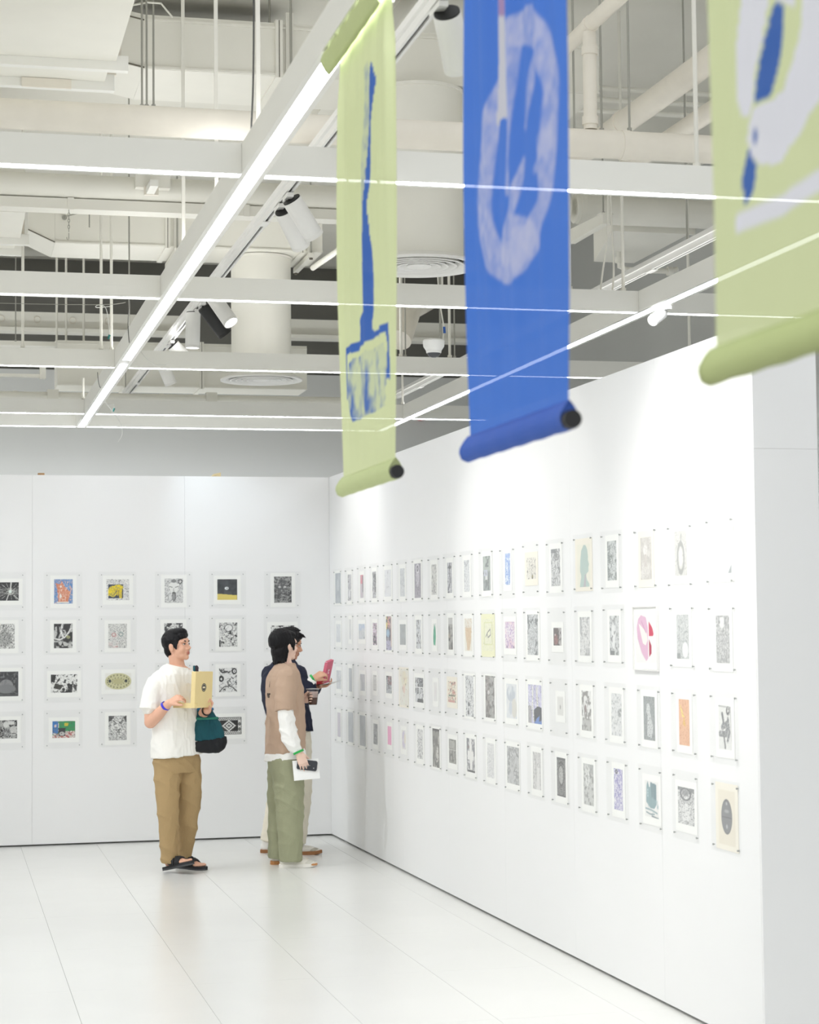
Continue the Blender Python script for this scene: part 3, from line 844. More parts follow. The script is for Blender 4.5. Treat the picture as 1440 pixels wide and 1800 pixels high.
K, Wh = '262626', 'f0efec'
ART = {
# ---- back partition: four rows, six columns
'b1_0': ([-143, 97, -75, 71], [('f', '2c2c2e')] + [('l', [(.72, .5), (.72 + .55 * math.cos(a), .5 + .45 * math.sin(a))], .008 + .006 * (k % 2), 'c9c9c6') for k, a in enumerate([.3 * i for i in range(21)])] + [('e', .72, .5, .14, .2, 'b9b9b4'), ('n', 20, .55, '3a3a3a'), ('e', .72, .5, .05, .09, 'e6f0ea'), ('l', [(.75, 1), (.73, .6)], .03, 'e0e0dd'), ('l', [(.6, 0), (.66, .3)], .02, 'e0e0dd'), ('l', [(.85, .3), (1, .05)], .015, 'e0e0dd')], 'black print of a pale spiky burst cut by the left edge of the view'),
'b1_1': ([-71, 76, -99, 96], [('f', '5b8cc6'), ('m', 9, '7ba3d2'), ('p', [(.08, .86), (.16, .62), (.2, .3), (.22, .06), (.75, .06), (.85, .35), (.88, .5), (.78, .52), (.62, .66), (.5, .78), (.4, .93), (.34, .82), (.22, .8)], 'd98764'), ('c', 8, .10, 'f0cdb8', 5), ('p', [(.28, .3), (.36, .42), (.42, .3), (.36, .2)], 'f2eee6'), ('l', [(.84, .4), (.92, .6), (.85, .72)], .02, 'e9b9a4'), ('r', .15, .03, .8, .07, 'f0eae0'), ('e', .36, .7, .06, .05, 'f2e4d8'), ('l', [(.3, .58), (.3, .1)], .008, 'f2dcd0'), ('l', [(.6, .3), (.6, .1)], .008, 'f2dcd0')], 'print of an orange animal sitting on a blue ground'),
'b1_2': ([-88, 95, -77, 92], [('f', Wh), ('r', .08, .08, .74, .76, '26344a'), ('e', .28, .42, .2, .26, 'f0d81e'), ('e', .52, .6, .22, .14, 'f0d81e'), ('r', .08, .2, .3, .5, 'f0d81e'), ('r', .56, .09, .68, .55, 'e3c81e'), ('p', [(.3, .5), (.5, .2), (.56, .3), (.5, .55)], 'd8bd1e'), ('l', [(.12, .3), (.3, .22), (.46, .44)], .012, '6a611c'), ('e', .1, .88, .09, .1, 'e2e2e0'), ('e', .26, .9, .09, .09, 'd8d8d8'), ('e', .42, .87, .09, .1, 'e2e2e0'), ('e', .57, .89, .09, .09, 'd8d8d8'), ('e', .7, .86, .08, .09, 'e2e2e0'), ('e', .86, .66, .11, .11, 'dcdcdc'), ('e', .87, .45, .11, .1, 'e6e6e4'), ('e', .86, .25, .11, .1, 'dcdcdc'), ('e', .87, .08, .1, .09, 'e6e6e4'), ('c', 9, .09, '6b6b72', 4)], 'print of a yellow figure on navy framed by grey bubble letters'),
'b1_3': ([-74, 75, -101, 96], sk('77777a', 'e6e6e4', 8, .1, 6) + [('p', [(.2, .75), (.3, .5), (.42, .3), (.58, .3), (.7, .5), (.82, .75), (.6, .85), (.4, .85)], 'ededea'), ('l', [(.25, .68), (.42, .64)], .012, '555'), ('l', [(.58, .64), (.76, .68)], .012, '555'), ('p', [(.4, .42), (.5, .47), (.62, .42), (.6, .14), (.5, .05), (.42, .14)], '5f5f60'), ('e', .5, .25, .07, .14, '9b9b9a'), ('e', .5, .9, .14, .07, '8a8a8a'), ('o', .85, .88, .1, .08, .02, '555'), ('l', [(.5, .6), (.47, .5), (.53, .5)], .008, '777')], 'line print of a face with its tongue stuck out'),
'b1_4': ([-84, 79, -81, 87], [('f', '33363b'), ('m', 6, '44484d'), ('p', [(0, 0), (1, 0), (1, .22), (0, .3)], 'e3cf6c'), ('e', .47, .56, .1, .07, 'dfe3e4'), ('e', .49, .56, .03, .03, '555')], 'black square print with a yellow lower edge and small white eye'),
'b1_5': ([-69, 77, -104, 111], [('f', '3f3f41'), ('n', 10, .52, '8a8a89'), ('c', 9, .1, 'b4b4b2', 6), ('e', .48, .55, .3, .33, '6d6d6e'), ('c', 10, .12, '444446', 6), ('e', .32, .6, .08, .04, 'cfcfcd'), ('e', .62, .6, .08, .04, 'cfcfcd'), ('l', [(.3, .33), (.65, .33)], .014, '2c2c2c'), ('n', 14, .62, 'a5a5a3')], 'dense dark portrait print at the right end of the top back row'),
'b2_0': ([-101, 67, -97, 99], sk('a3a3a0', 'efefec', 7, .09, 5) + [('e', .55, .4, .32, .32, 'b9b9b6'), ('c', 9, .16, '4c4c4c', 6), ('l', [(.55, .7), (.4, 1)], .01, '777'), ('l', [(.55, .7), (.6, 1)], .01, '777'), ('l', [(.5, .7), (.75, .95)], .01, '777')], 'line print of a scaly pineapple shape at the left edge of the view'),
'b2_1': ([-71, 76, -99, 96], [('f', 'c9c9c6'), ('n', 4, .5, '2d2d2d'), ('l', [(.2, 1), (.25, .6), (.15, .4)], .05, '333'), ('l', [(.45, .95), (.4, .6), (.5, .45)], .04, 'f0f0ee'), ('l', [(0, .4), (.3, .33), (.6, .45), (.85, .7), (.95, .95)], .035, 'e9e9e6'), ('l', [(0, .36), (.3, .29), (.62, .41)], .012, '333'), ('p', [(.35, .06), (.46, .26), (.56, .06), (.46, .12)], '1f1f1f'), ('e', .75, .45, .12, .07, 'a6a67c'), ('c', 6, .08, '333', 4), ('r', 0, 0, .12, .25, '555')], 'black and white print of swirling tubes around a ribbed column'),
'b2_2': ([-73, 75, -107, 88], sk('8d8d8c', 'e6e6e2', 9, .10, 6) + [('m', 3, 'e8d4d2', .62, .9), ('o', .3, .55, .1, .07, .014, 'c07c7c'), ('o', .68, .57, .1, .08, .014, '6f8f8c'), ('l', [(.4, .06), (.52, .06)], .012, 'a33')], 'fine doodled face print with touches of pink'),
'b2_3': ([-75, 74, -110, 93], [('f', 'e2e2df'), ('n', 12, .47, '343436'), ('e', .5, .55, .32, .4, 'e6e6e3'), ('c', 7, .1, '777', 5), ('l', [(.3, .75), (.45, .78)], .014, '444'), ('l', [(.58, .78), (.72, .75)], .014, '444')], 'line portrait print with dark corners behind the head of the man with the box'),
'b2_4': ([-69, 80, -104, 92], sk('5c5c5e', 'ecece9', 6, .08, 5) + [('e', .52, .78, .22, .14, 'f0f0ee'), ('o', .52, .78, .22, .14, .012, '555'), ('l', [(.3, .6), (.7, .62), (.8, .4)], .012, '4a4a4a'), ('r', .0, .0, .07, .26, '222'), ('r', .1, .03, .4, .2, 'dededb'), ('n', 9, .66, '2f2f2f')], 'comic style line drawing of figures, second row beside the standing pair'),
'b2_5': ([-93, 101, -74, 61], [('f', 'e9e9e6'), ('n', 6, .5, '2b2b2d'), ('e', .5, .3, .3, .5, 'ededea'), ('o', .5, .3, .3, .5, .03, '222'), ('c', 7, .08, '444', 4)], 'black and white print mostly hidden behind the two dark haired heads'),
'b3_0': ([-150, 97, -97, 98], [('f', '38383a'), ('m', 5, '454548'), ('e', .62, .42, .22, .26, '8f8f90'), ('m', 14, '7b7b7d', .55, .8), ('e', .62, .3, .3, .18, '7f7f81'), ('r', 0, 0, 1, .08, '505052'), ('l', [(.8, .2), (.97, .1)], .02, '6a6a6c')], 'dark print of a soft pale rounded form cut by the left edge of the view'),
'b3_1': ([-99, 109, -74, 72], [('f', 'efefec'), ('p', [(0, 1), (.2, .98), (.14, .55), (0, .6)], '2b2b2b'), ('p', [(.1, .25), (.16, .52), (.44, .4), (.36, .16)], '3a3830'), ('p', [(.6, .5), (.82, .45), (.8, .02), (.5, .02), (.66, .2)], '2b2b2b'), ('n', 8, .62, '333'), ('c', 7, .07, '666', 4), ('r', .42, .1, .56, .3, 'efefec'), ('e', .48, .18, .06, .09, '333'), ('p', [(.84, .5), (.98, .4), (.98, .05), (.86, .25)], '4a4a4a')], 'black and white print of scattered dark cards and scribbles'),
'b3_2': ([-103, 106, -60, 71], [('f', 'f1f0ea'), ('e', .5, .5, .5, .5, 'ccc99f'), ('e', .5, .5, .2, .18, 'bdb98a')] + [('e', .5 + .41 * math.cos(a), .5 + .38 * math.sin(a), .018, .04, '2f3026') for a in [i * .33 for i in range(19)]] + [('e', .5 + .24 * math.cos(a), .5 + .22 * math.sin(a), .014, .03, '4a4a3a') for a in [i * .52 for i in range(12)]] + [('e', .18, .52, .05, .1, '26303a'), ('e', .8, .52, .05, .1, '26303a')], 'olive oval print with rings of small dark marks'),
'b3_3': (None, wa('e4e2de', 'b5b2ac'), 'print in the third back row hidden behind the man with the box'),
'b3_4': ([-73, 73, -96, 100], [('f', 'ebebe9'), ('c', 5, .06, '888', 3), ('e', .12, .55, .15, .13, '2a2a2a'), ('e', .13, .54, .06, .05, 'eee'), ('e', .85, .86, .15, .13, '2a2a2a'), ('e', .86, .86, .08, .07, 'eee'), ('e', .86, .86, .03, .03, '222'), ('l', [(0, .95), (.2, .8), (.45, .85)], .03, '3a3a3a'), ('l', [(0, 0), (.25, .2), (.5, .26), (.75, .2), (1, .02)], .02, '444'), ('e', .5, .35, .09, .1, 'efefec'), ('l', [(.5, .42), (.5, .32)], .022, '222'), ('l', [(.7, .25), (.95, .4)], .01, '777'), ('n', 13, .66, '555')], 'line print of two wild eyes above a curved chin'),
'b3_5': (None, wa('e4e2de', '99979a'), 'print in the third back row hidden behind the standing pair'),
'b4_0': ([-132, 87, -60, 84], [('f', 'a9a9a7'), ('n', 5, .48, '2f2f2f'), ('e', .6, .75, .1, .16, 'd6d6d3'), ('e', .85, .4, .14, .25, 'c4c4c1'), ('r', .8, .25, .95, .3, '222'), ('e', .63, .3, .15, .25, '6f6f6f'), ('c', 6, .1, 'e0e0dd', 5), ('r', .68, .75, .9, .95, 'd9d9d6')], 'grey print of crowded skull like heads, bottom row at the left edge'),
'b4_1': ([-85, 94, -69, 64], [('f', '2f9a62'), ('r', 0, .25, .25, 1, '3f7fc6'), ('p', [(0, 0), (1, 0), (1, .4), (.55, .38), (.25, .25), (0, .12)], 'c96a68'), ('n', 9, .5, 'e9dcd8'), ('f2', 0), ('r', .28, .42, 1, .999, '2f9a62'), ('r', 0, .3, .25, 1, '3f7fc6'), ('r', .52, .72, .7, .88, 'd9c93c'), ('c', 20, .05, '7a7a2a', 3), ('r', .26, .12, .56, .6, '35353a'), ('e', .42, .25, .12, .12, 'c9c9c6'), ('c', 9, .07, '4a4a50', 3), ('p', [(.08, .62), (.18, .66), (.18, .82), (.08, .78)], 'd9c9c4')], 'bright print of a green and blue room with a red patterned floor'),
'b4_2': ([-73, 71, -99, 97], [('f', 'd6d6d4'), ('e', .5, .55, .42, .4, 'e9e9e6'), ('c', 6, .09, '666', 5), ('p', [(0, 1), (.35, 1), (.15, .8), (0, .75)], '4a4a4a'), ('p', [(.8, .95), (1, 1), (1, .7)], '4a4a4a'), ('l', [(.25, .8), (.4, .7)], .02, '444'), ('l', [(.6, .7), (.8, .8)], .02, '444'), ('e', .35, .66, .04, .025, '333'), ('e', .68, .68, .04, .025, '333'), ('p', [(.48, .45), (.66, .46), (.58, .36)], '555'), ('l', [(.58, .36), (.58, .22)], .016, '666'), ('h', .9, 6, .4, .82, '777')], 'line print of a tiger head'),
'b4_3': (None, wa('e4e2de', 'a5a39c'), 'print in the bottom back row hidden behind the man with the box'),
'b4_4': ([-101, 105, -73, 67], [('f', '29292b'), ('r', .03, .82, .97, .96, 'dededb'), ('r', .03, .04, .97, .17, 'dededb'), ('r', .03, .04, .14, .96, 'dededb'), ('r', .86, .04, .97, .96, 'dededb'), ('x', 26, 18, '3a3a3c', .84, .94), ('x', 26, 18, '3a3a3c', .06, .15), ('p', [(.22, .5), (.5, .84), (.78, .5), (.5, .16)], 'dededb'), ('p', [(.3, .5), (.5, .74), (.7, .5), (.5, .26)], '444446'), ('p', [(.36, .5), (.5, .67), (.64, .5), (.5, .33)], 'dededb'), ('p', [(.43, .5), (.5, .58), (.57, .5), (.5, .42)], '6a6a6a'), ('o', .08, .3, .03, .06, .02, '333'), ('o', .08, .6, .03, .06, .02, '333'), ('o', .92, .3, .03, .06, .02, '333'), ('o', .92, .6, .03, .06, .02, '333')], 'black and white diamond pattern print right of the teal bag'),
'b4_5': (None, wa('e4e2de', '8f8f96'), 'print in the bottom back row hidden behind the standing pair'),
# ---- right partition: four rows, nineteen columns counted from the far corner
'r1_1': ([-99, 111, -126, 118], wa('a9b0b6', 'c0c6ca') + [('e', .5, .6, .14, .2, 'c6cbcf')], 'blue grey print filling its sheet, top row next to the far corner'),
'r1_2': ([-60, 64, -109, 97], gr('b3b3b8', 'd0d0d4', 5) + [('e', .5, .25, .2, .15, 'e8e8ea')], 'pale grey doodle print, second from the far corner in the top row'),
'r1_3': ([-57, 55, -99, 77], [('f', 'c5c0c6'), ('r', .1, .62, .9, 1, 'd9808f'), ('r', .72, .25, .9, .95, '3d3a46'), ('m', 5, 'd2b9c2', .5, .8), ('r', .74, .3, .88, .9, '45414d')], 'red and grey print with a black strip in the top row near the corner'),
'r1_4': ([-66, 51, -105, 93], dn('3e3e40', 'c9c9cc', 5), 'dark figure print, fourth from the far corner in the top row'),
'r1_5': ([-118, 85, -100, 94], [('f', 'e9eaec'), ('l', [(.2, .1), (.35, .5), (.5, .85), (.62, 1)], .012, 'c4c4c8'), ('c', 3, .05, 'd2d2d5', 3), ('e', .52, .9, .05, .05, 'b4b4b8')], 'very faint pencil print, fifth in the top row'),
'r1_6': ([-60, 70, -105, 92], wa('d3d6d8', 'e0e2e3') + [('n', 22, .66, 'a9acae')], 'pale grey speckled print, sixth in the top row'),
'r1_7': ([-88, 83, -121, 113], [('f', 'b3aeb8'), ('c', 8, .14, '77727e', 6), ('e', .5, .62, .26, .3, 'd2ced5'), ('c', 9, .1, '77727e', 5), ('o', .5, .85, .1, .06, .02, '5c5862'), ('o', .5, .85, .22, .12, .02, 'e2dfe4')], 'purple grey portrait print with a pale halo in the top row'),
'r1_8': ([-63, 66, -104, 96], wa('e4e3de', 'd6d5d0') + [('n', 16, .6, '8f8f8c'), ('l', [(.5, .5), (.45, .2), (.6, .08)], .02, '77746c')], 'pale dotted figure print, eighth in the top row'),
'r1_9': ([-60, 53, -101, 93], [('f', 'a6a6ab'), ('h', .4, 4, .8, .3, 'd9d9dc'), ('l', [(.2, .1), (.6, .35), (.5, .9)], .04, '5a5a60'), ('n', 7, .66, '3f3f45')], 'grey flame like print, ninth in the top row'),
'r1_10': ([-64, 60, -99, 97], sk('a9acae', 'e6e8e9', 6, .1) + [('l', [(.1, .95), (.4, .8), (.8, .98)], .02, '9a9da0')], 'pale outline print left of the green grey scene in the top row'),
'r1_11': ([-70, 82, -102, 104], [('f', 'b0bab2'), ('r', 0, 0, 1, .58, '98a09f'), ('r', .1, .42, .6, .6, 'c3c6d2'), ('r', .3, .32, .6, .42, 'd9dad9'), ('n', 7, .58, '6f7674'), ('l', [(.75, .05), (.78, .5)], .03, '666c6a'), ('m', 8, 'a9b5aa', .5, .9)], 'green grey interior scene print in the top row'),
'r1_12': ([-42, 54, -73, 109], [('f', 'dfe9f5'), ('h', 1.1, 7, .8, -.1, '7fa6e0'), ('h', 2.0, 6, .9, .4, '5f8cd4'), ('n', 9, .64, 'e6eef8')], 'blue scribble print in the top row'),
'r1_13': ([-79, 92, -57, 63], [('f', 'ebe7dc')] + [('l', [(x, y), (x + .03, y + h)], .012, '55524a') for x, y, h in ((.12, .2, .35), (.3, .25, .6), (.45, .15, .5), (.6, .2, .7), (.75, .2, .45), (.9, .15, .55))] + [('n', 17, .68, '4a4740'), ('e', .62, .1, .09, .1, '57523a'), ('e', .63, .12, .04, .05, 'a89a50')], 'beige print of dark flower stems in the top row'),
'r1_14': ([-68, 82, -98, 100], [('f', 'dcdddc'), ('c', 5, .15, '7a7c7d', 6), ('r', 0, .9, .5, 1, '7f8183'), ('o', .6, .82, .26, .12, .012, '5f6163'), ('e', .6, .82, .14, .07, '8a8c8c'), ('l', [(.2, .05), (.3, .2), (.6, .22), (.75, .1)], .012, '7a7c7d'), ('n', 9, .64, '8a8c8c')], 'grey ornate figure print left of the green silhouette'),
'r1_15': ([-95, 105, -118, 100], [('f', 'f1eedd'), ('p', [(.2, 0), (.24, .12), (.32, .25), (.22, .38), (.25, .6), (.33, .85), (.5, .97), (.66, .97), (.78, .88), (.84, .72), (.83, .62), (.92, .51), (.85, .47), (.87, .36), (.72, .31), (.68, .28), (.74, .16), (.9, .08), (.92, 0)], 'b3c8c0'), ('p', [(.46, 0), (.6, .29), (.68, .29), (.66, .12), (.66, 0)], 'b4b0b4')], 'cream print with a sage green head silhouette in profile'),
'r1_16': ([-58, 69, -91, 102], dn('7b8280', 'd6dad8', 7, .5), 'dense grey print of crowded figures right of the green silhouette'),
'r1_17': ([-63, 75, -98, 99], [('f', 'dfdbd5'), ('m', 6, 'c6c1ba'), ('e', .45, .7, .2, .13, 'e9e6e2'), ('p', [(.3, .3), (.4, .6), (.55, .6), (.62, .3)], 'cfc8c2'), ('c', 8, .07, 'b5afa8', 5)], 'pale beige relief figure print, third from the near end of the top row'),
'r1_18': ([-62, 79, -88, 111], [('f', 'dad9d4'), ('c', 7, .12, 'b3b2ac', 6), ('o', .5, .4, .26, .32, .05, '9fa09c'), ('e', .5, .4, .14, .2, 'e4e3df'), ('l', [(.5, .7), (.56, .92)], .02, '9fa09c')], 'pale grey leaf swirl print, second from the near end of the top row'),
'r1_19': ([-60, 119, -96, 70], [('f', 'f1f1ee'), ('p', [(.78, 0), (1, 0), (1, .24)], 'a3a9ab')], 'nearly blank white print with one grey corner triangle, top row near end'),
'r2_1': ([-83, 87, -77, 69], [('f', 'e9ecef'), ('l', [(.1, .98), (.5, .6), (.7, .3)], .012, 'b5b9bd'), ('c', 8, .05, 'cdd0d3', 4), ('r', 0, 0, 1, .3, 'dfe2e4'), ('c', 12, .07, 'c2c5c8', 4)], 'faint curved line print in the second row next to the far corner'),
'r2_2': ([-25, 49, -51, 106], [('f', 'e6e8ea'), ('l', [(.55, 0), (.5, .4), (.7, 1)], .03, 'b9bbbd'), ('m', 4, 'dcdad8', .5, .8)], 'faint vertical stroke print, second in the second row'),
'r2_3': ([-105, 101, -50, 66], [('f', 'ccd0d4'), ('r', 0, .6, 1, 1, 'bccbdf'), ('m', 5, 'd9dcdf', .4, .7), ('e', .9, .1, .06, .06, '777b80')], 'misty blue grey seascape print in the second row'),
'r2_4': ([-61, 72, -92, 73], [('f', 'd2c6d4'), ('n', 6, .5, '3c3646'), ('h', 1.57, 6, .15, .5, 'b48fa0'), ('c', 8, .1, 'ece4ee', 4), ('o', .5, .25, .22, .14, .05, '2f2a38')], 'purple and black pattern print in the second row'),
'r2_5': ([-80, 85, -122, 122], [('f', 'a9a6b4'), ('p', [(0, 1), (.55, 1), (.4, .62), (0, .62)], 'ead37a'), ('p', [(.3, 1), (.75, 1), (.7, .62), (.35, .65)], 'e9a99a'), ('n', 6, .55, '4e4c62'), ('e', .35, .5, .3, .12, 'a6c6dc'), ('r', 0, 0, 1, .28, 'b9b5cf'), ('c', 8, .1, '3e3c50', 5), ('r', .85, .1, 1, 1, 'd4bdb0')], 'colourful print with yellow, pink and blue patches in the second row'),
'r2_6': ([-83, 84, -75, 69], wa('a3a8a9', 'b3b8b8'), 'plain grey print in the second row'),
'r2_7': ([-61, 68, -98, 97], gr('b9bcc0', 'dcdee0', 5), 'marbled grey print left of the green gem in the second row'),
'r2_8': ([-49, 30, -75, 72], [('f', Wh), ('p', [(.5, 1), (.25, .7), (.1, .4), (.2, .05), (.7, .02), (.95, .4), (.8, .8)], '3fb489'), ('m', 5, '2f9a78', .5, .7), ('p', [(.0, 0), (.0, 1), (.42, 1), (.22, .7), (.08, .4), (.16, 0)], Wh), ('p', [(1, 0), (1, 1), (.55, 1), (.82, .8), (.97, .4), (.75, 0)], Wh)], 'small bright green gem print in the second row'),
'r2_9': ([-46, 54, -98, 105], [('f', 'b0aea9'), ('m', 6, '7b7974'), ('n', 7, .58, '3d3b38'), ('r', 0, .8, 1, 1, 'c6c5c2'), ('m', 4, 'a3947f', .6, .8)], 'dark grey brown tower print right of the green gem'),
'r2_10': ([-75, 89, -98, 102], [('f', 'f0ede2'), ('p', [(.1, .72), (.9, .72), (.85, .3), (.65, .02), (.4, .02), (.2, .3)], 'e0c9a9'), ('c', 9, .1, 'c49c6a', 5), ('l', [(.15, .95), (.25, .7)], .012, 'b5b29c'), ('p', [(0, 0), (.2, 0), (.3, .2), (.1, .5), (0, .7)], 'f0ede2'), ('p', [(1, 0), (.75, 0), (.8, .2), (.92, .5), (1, .7)], 'f0ede2')], 'pale orange vase like print in the second row'),
'r2_11': ([-110, 118, -93, 97], [('f', 'f0f0d0'), ('r', .14, .18, .9, .9, 'dfe2ac'), ('r', .2, .22, .84, .86, 'f0f0d4'), ('l', [(.3, .45), (.5, .6), (.7, .68), (.72, .5), (.5, .42), (.4, .55)], .022, '6f7168'), ('c', 9, .04, 'b9bb95', 4)], 'pale yellow print with a small dark creature'),
'r2_12': ([-83, 100, -76, 77], [('f', 'ece4ea'), ('m', 3, 'eccfd6'), ('n', 12, .6, 'c6a9cf'), ('n', 15, .66, 'a585b8'), ('e', .2, .06, .06, .05, '7d6f88'), ('e', .9, .05, .06, .05, '7d6f88')], 'pink and purple spotted print in the second row'),
'r2_13': ([-81, 108, -107, 116], [('f', 'c3c6c6'), ('h', 1.2, 6, 1.3, .1, '7d8183'), ('h', 2.2, 7, 1.2, .5, 'e6e8e8'), ('n', 6, .64, '6a6e70')], 'dense swirling grey print in the middle of the second row'),
'r2_14': ([-59, 71, -48, 46], [('f', 'b9b5b4'), ('p', [(0, 0), (.62, 0), (.72, .5), (.6, 1), (0, 1)], '4a3a3a'), ('e', .3, .35, .28, .3, '8f5a58'), ('n', 9, .62, '2d2525'), ('e', .2, .6, .06, .06, 'd9d2d0')], 'small dark red and black photo print in the second row'),
'r2_15': ([-71, 79, -98, 98], [('f', 'e6e6e4'), ('h', .9, 6, .7, .4, 'bfc0bf'), ('r', 0, .55, .18, .98, 'b4b5b5'), ('r', .6, 0, 1, .2, 'c0c1c0'), ('n', 8, .66, 'a3a4a4')], 'pale hatched grey print right of the small dark photo'),
'r2_16': ([-56, 72, -93, 99], [('f', 'dcdedd'), ('h', .5, 5, .8, .5, 'a3a6a6'), ('e', .4, .5, .2, .35, 'eaebea'), ('r', .05, 0, .5, .12, '6a6d6e'), ('n', 10, .64, '7b7e7f')], 'grey sketched figure print left of the pink flower'),
'r2_18': ([-64, 75, -96, 100], [('f', 'd9dbd9'), ('h', 1.2, 5, 1.2, .3, 'b0b4b3'), ('c', 6, .1, '9a9e9e', 5), ('e', .7, .2, .25, .18, 'eaebea'), ('r', 0, 0, .3, .12, '8a8e8e')], 'pale grey swirling print right of the pink flower'),
'r2_19': ([-65, 74, -102, 99], [('f', 'dcdcda'), ('h', .12, 8, .5, .2, 'a3a4a4'), ('h', .05, 14, .3, .6, '8a8b8c'), ('e', .45, .85, .2, .12, 'e6e6e4'), ('e', .25, .86, .06, .04, '77797a'), ('l', [(.65, .82), (.7, .95)], .02, '77797a')], 'wood grain like grey print, second row at the near end'),
'r3_1': ([-91, 86, -79, 71], wa('c9ccd0', 'd9dcde') + [('m', 3, 'dfe1e3', .5, .7)], 'faded grey print, third row next to the far corner'),
'r3_2': ([-54, 54, -85, 98], wa('bfc2c7', 'c9ccd0'), 'narrow plain grey print, second in the third row'),
'r3_3': ([-75, 84, -61, 65], wa('c6c8cc', 'd4d6d9') + [('p', [(0, 0), (.35, .1), (.2, .6), (0, .7)], 'e4e6e8')], 'small grey print with a white corner, third in the third row'),
'r3_4': ([-58, 42, -50, 65], [('f', 'c6c6c4'), ('r', .1, .65, .9, .9, 'e0e0de'), ('r', .1, .38, .9, .62, 'dcdcd9'), ('r', .1, .08, .9, .34, 'e4e4e2'), ('c', 9, .08, '9a9a98', 4)], 'small grey window grid print in the third row'),
'r3_5': ([-78, 83, -53, 72], [('f', 'b5b9bd'), ('r', .35, .5, 1, 1, '8f2f38'), ('n', 8, .55, '35363c'), ('c', 9, .1, 'd4d7da', 5), ('r', .05, .9, .4, 1, '2a2a2e')], 'small red and black comic print in the third row'),
'r3_6': ([-104, 131, -125, 130], [('f', 'ecebe0'), ('e', .55, .72, .35, .22, 'ebe4c9'), ('m', 4, 'e6e3d4', .5, .8), ('e', .5, .45, .16, .12, 'ead6c6'), ('n', 14, .74, 'c9a99a'), ('e', .7, .58, .03, .03, '7d6a60')], 'pale beige wash print filling its sheet in the third row'),
'r3_7': ([-103, 113, -88, 78], [('f', 'd9dadb'), ('r', .42, .64, 1, 1, '3f434d'), ('e', .7, .8, .28, .2, '4a4f5a'), ('r', 0, .6, 1, .635, 'efefee'), ('n', 6, .52, '3a3c40'), ('c', 6, .12, 'e6e7e8', 5), ('r', .3, 0, .95, .14, '4a4c50'), ('r', 0, .6, 1, .63, 'efefee')], 'black and white comic page print in the third row'),
'r3_8': ([-36, 55, -61, 63], [('f', 'efeeec'), ('e', .5, .5, .1, .3, 'ece4e4')], 'almost blank white print in the third row'),
'r3_9': ([-78, 109, -58, 75], [('f', 'efe8d4'), ('r', .1, .3, .9, .36, '6d8a6a'), ('n', 9, .6, 'cf8f7e'), ('n', 12, .66, '6a6258'), ('r', .1, 0, .8, .12, 'd9a498')], 'beige print of a picnic like scene with red touches'),
'r3_10': ([-83, 97, -125, 126], sk('9a9c9d', 'e9eaea', 6, .1) + [('e', .4, .3, .1, .06, '55585a'), ('e', .35, .1, .1, .06, '55585a'), ('n', 9, .68, '77797b')], 'tall doodle print of curling grey shapes in the third row'),
'r3_11': ([-78, 108, -117, 132], [('f', 'a6a8a6'), ('p', [(0, 0), (.5, 0), (.45, 1), (0, 1)], '8f8782'), ('h', .3, 4, .6, .4, 'b9b7b2'), ('n', 8, .6, '6a6662'), ('e', .35, .6, .12, .05, 'd9d6d4'), ('c', 8, .08, '777674', 5)], 'brown and grey two tone print in the third row'),
'r3_12': ([-85, 112, -97, 99], [('f', 'e9eaea'), ('e', .45, .72, .42, .24, 'bfc6ce'), ('m', 5, 'dfe3e6', .45, .7), ('e', .75, .3, .25, .28, 'dcdad2'), ('e', .4, .3, .15, .2, 'cfd5dc')], 'pale blue grey cloud print in the third row'),
'r3_13': ([-111, 127, -106, 106], [('f', 'ccc9e6'), ('n', 8, .62, 'e6e4f0'), ('l', [(.35, .9), (.33, .5), (.4, .1)], .06, 'ecebe8'), ('l', [(.65, .88), (.7, .5)], .07, 'e4e2dc'), ('p', [(.42, .35), (.7, .45), (1, .43), (1, 0), (.45, 0)], '2f343e'), ('p', [(.45, .0), (.6, .12), (.85, .22), (.8, .06), (1, .1), (1, 0)], '5f86cc'), ('r', 0, 0, .25, .45, 'b0adb0'), ('c', 6, .06, '55586a', 4)], 'lilac and black print of two pale figures with blue in the third row'),
'r3_14': ([-29, 68, -41, 59], [('f', 'ebeae6'), ('r', .05, .05, .95, .95, 'e4e3df'), ('e', .5, .45, .08, .12, '9a9994')], 'very small pale sketch print in the third row'),
'r3_15': ([-68, 74, -102, 99], [('f', 'ebebe8'), ('r', .05, 0, 1, .3, 'bdbdb9'), ('p', [(.1, .9), (.3, .3), (.5, .3), (.6, .7), (.9, .85), (.55, .55), (.4, .4)], '9a9894'), ('n', 8, .56, '8d8b87'), ('e', .4, .55, .1, .1, '8a7672')], 'grey branching print in the third row'),
'r3_16': ([-59, 83, -103, 101], [('f', 'e8e9e8'), ('n', 16, .58, 'b9bcbb'), ('e', .8, .55, .2, .1, '8f9292'), ('n', 18, .6, 'dfe0df')], 'light stippled grey print in the third row'),
'r3_17': ([-73, 68, -99, 103], [('f', 'a3a8a8'), ('h', .1, 8, .3, .1, '83898a'), ('e', .42, .7, .18, .14, 'd6d9d8'), ('p', [(.3, .1), (.35, .6), (.6, .62), (.85, .3), (.7, .05)], 'd0d3d2'), ('c', 8, .08, '777c7d', 5)], 'grey print of a pale bird like figure left of the orange print'),
'r3_18': ([-62, 58, -98, 105], [('f', 'ebb58c'), ('p', [(.1, .9), (.55, .62), (.3, .62), (.15, .8)], 'f2d96e'), ('p', [(.35, .45), (.5, .66), (.65, .4)], 'e8b94c'), ('c', 7, .07, 'cf8f5c', 5)], 'orange print with a yellow beam'),
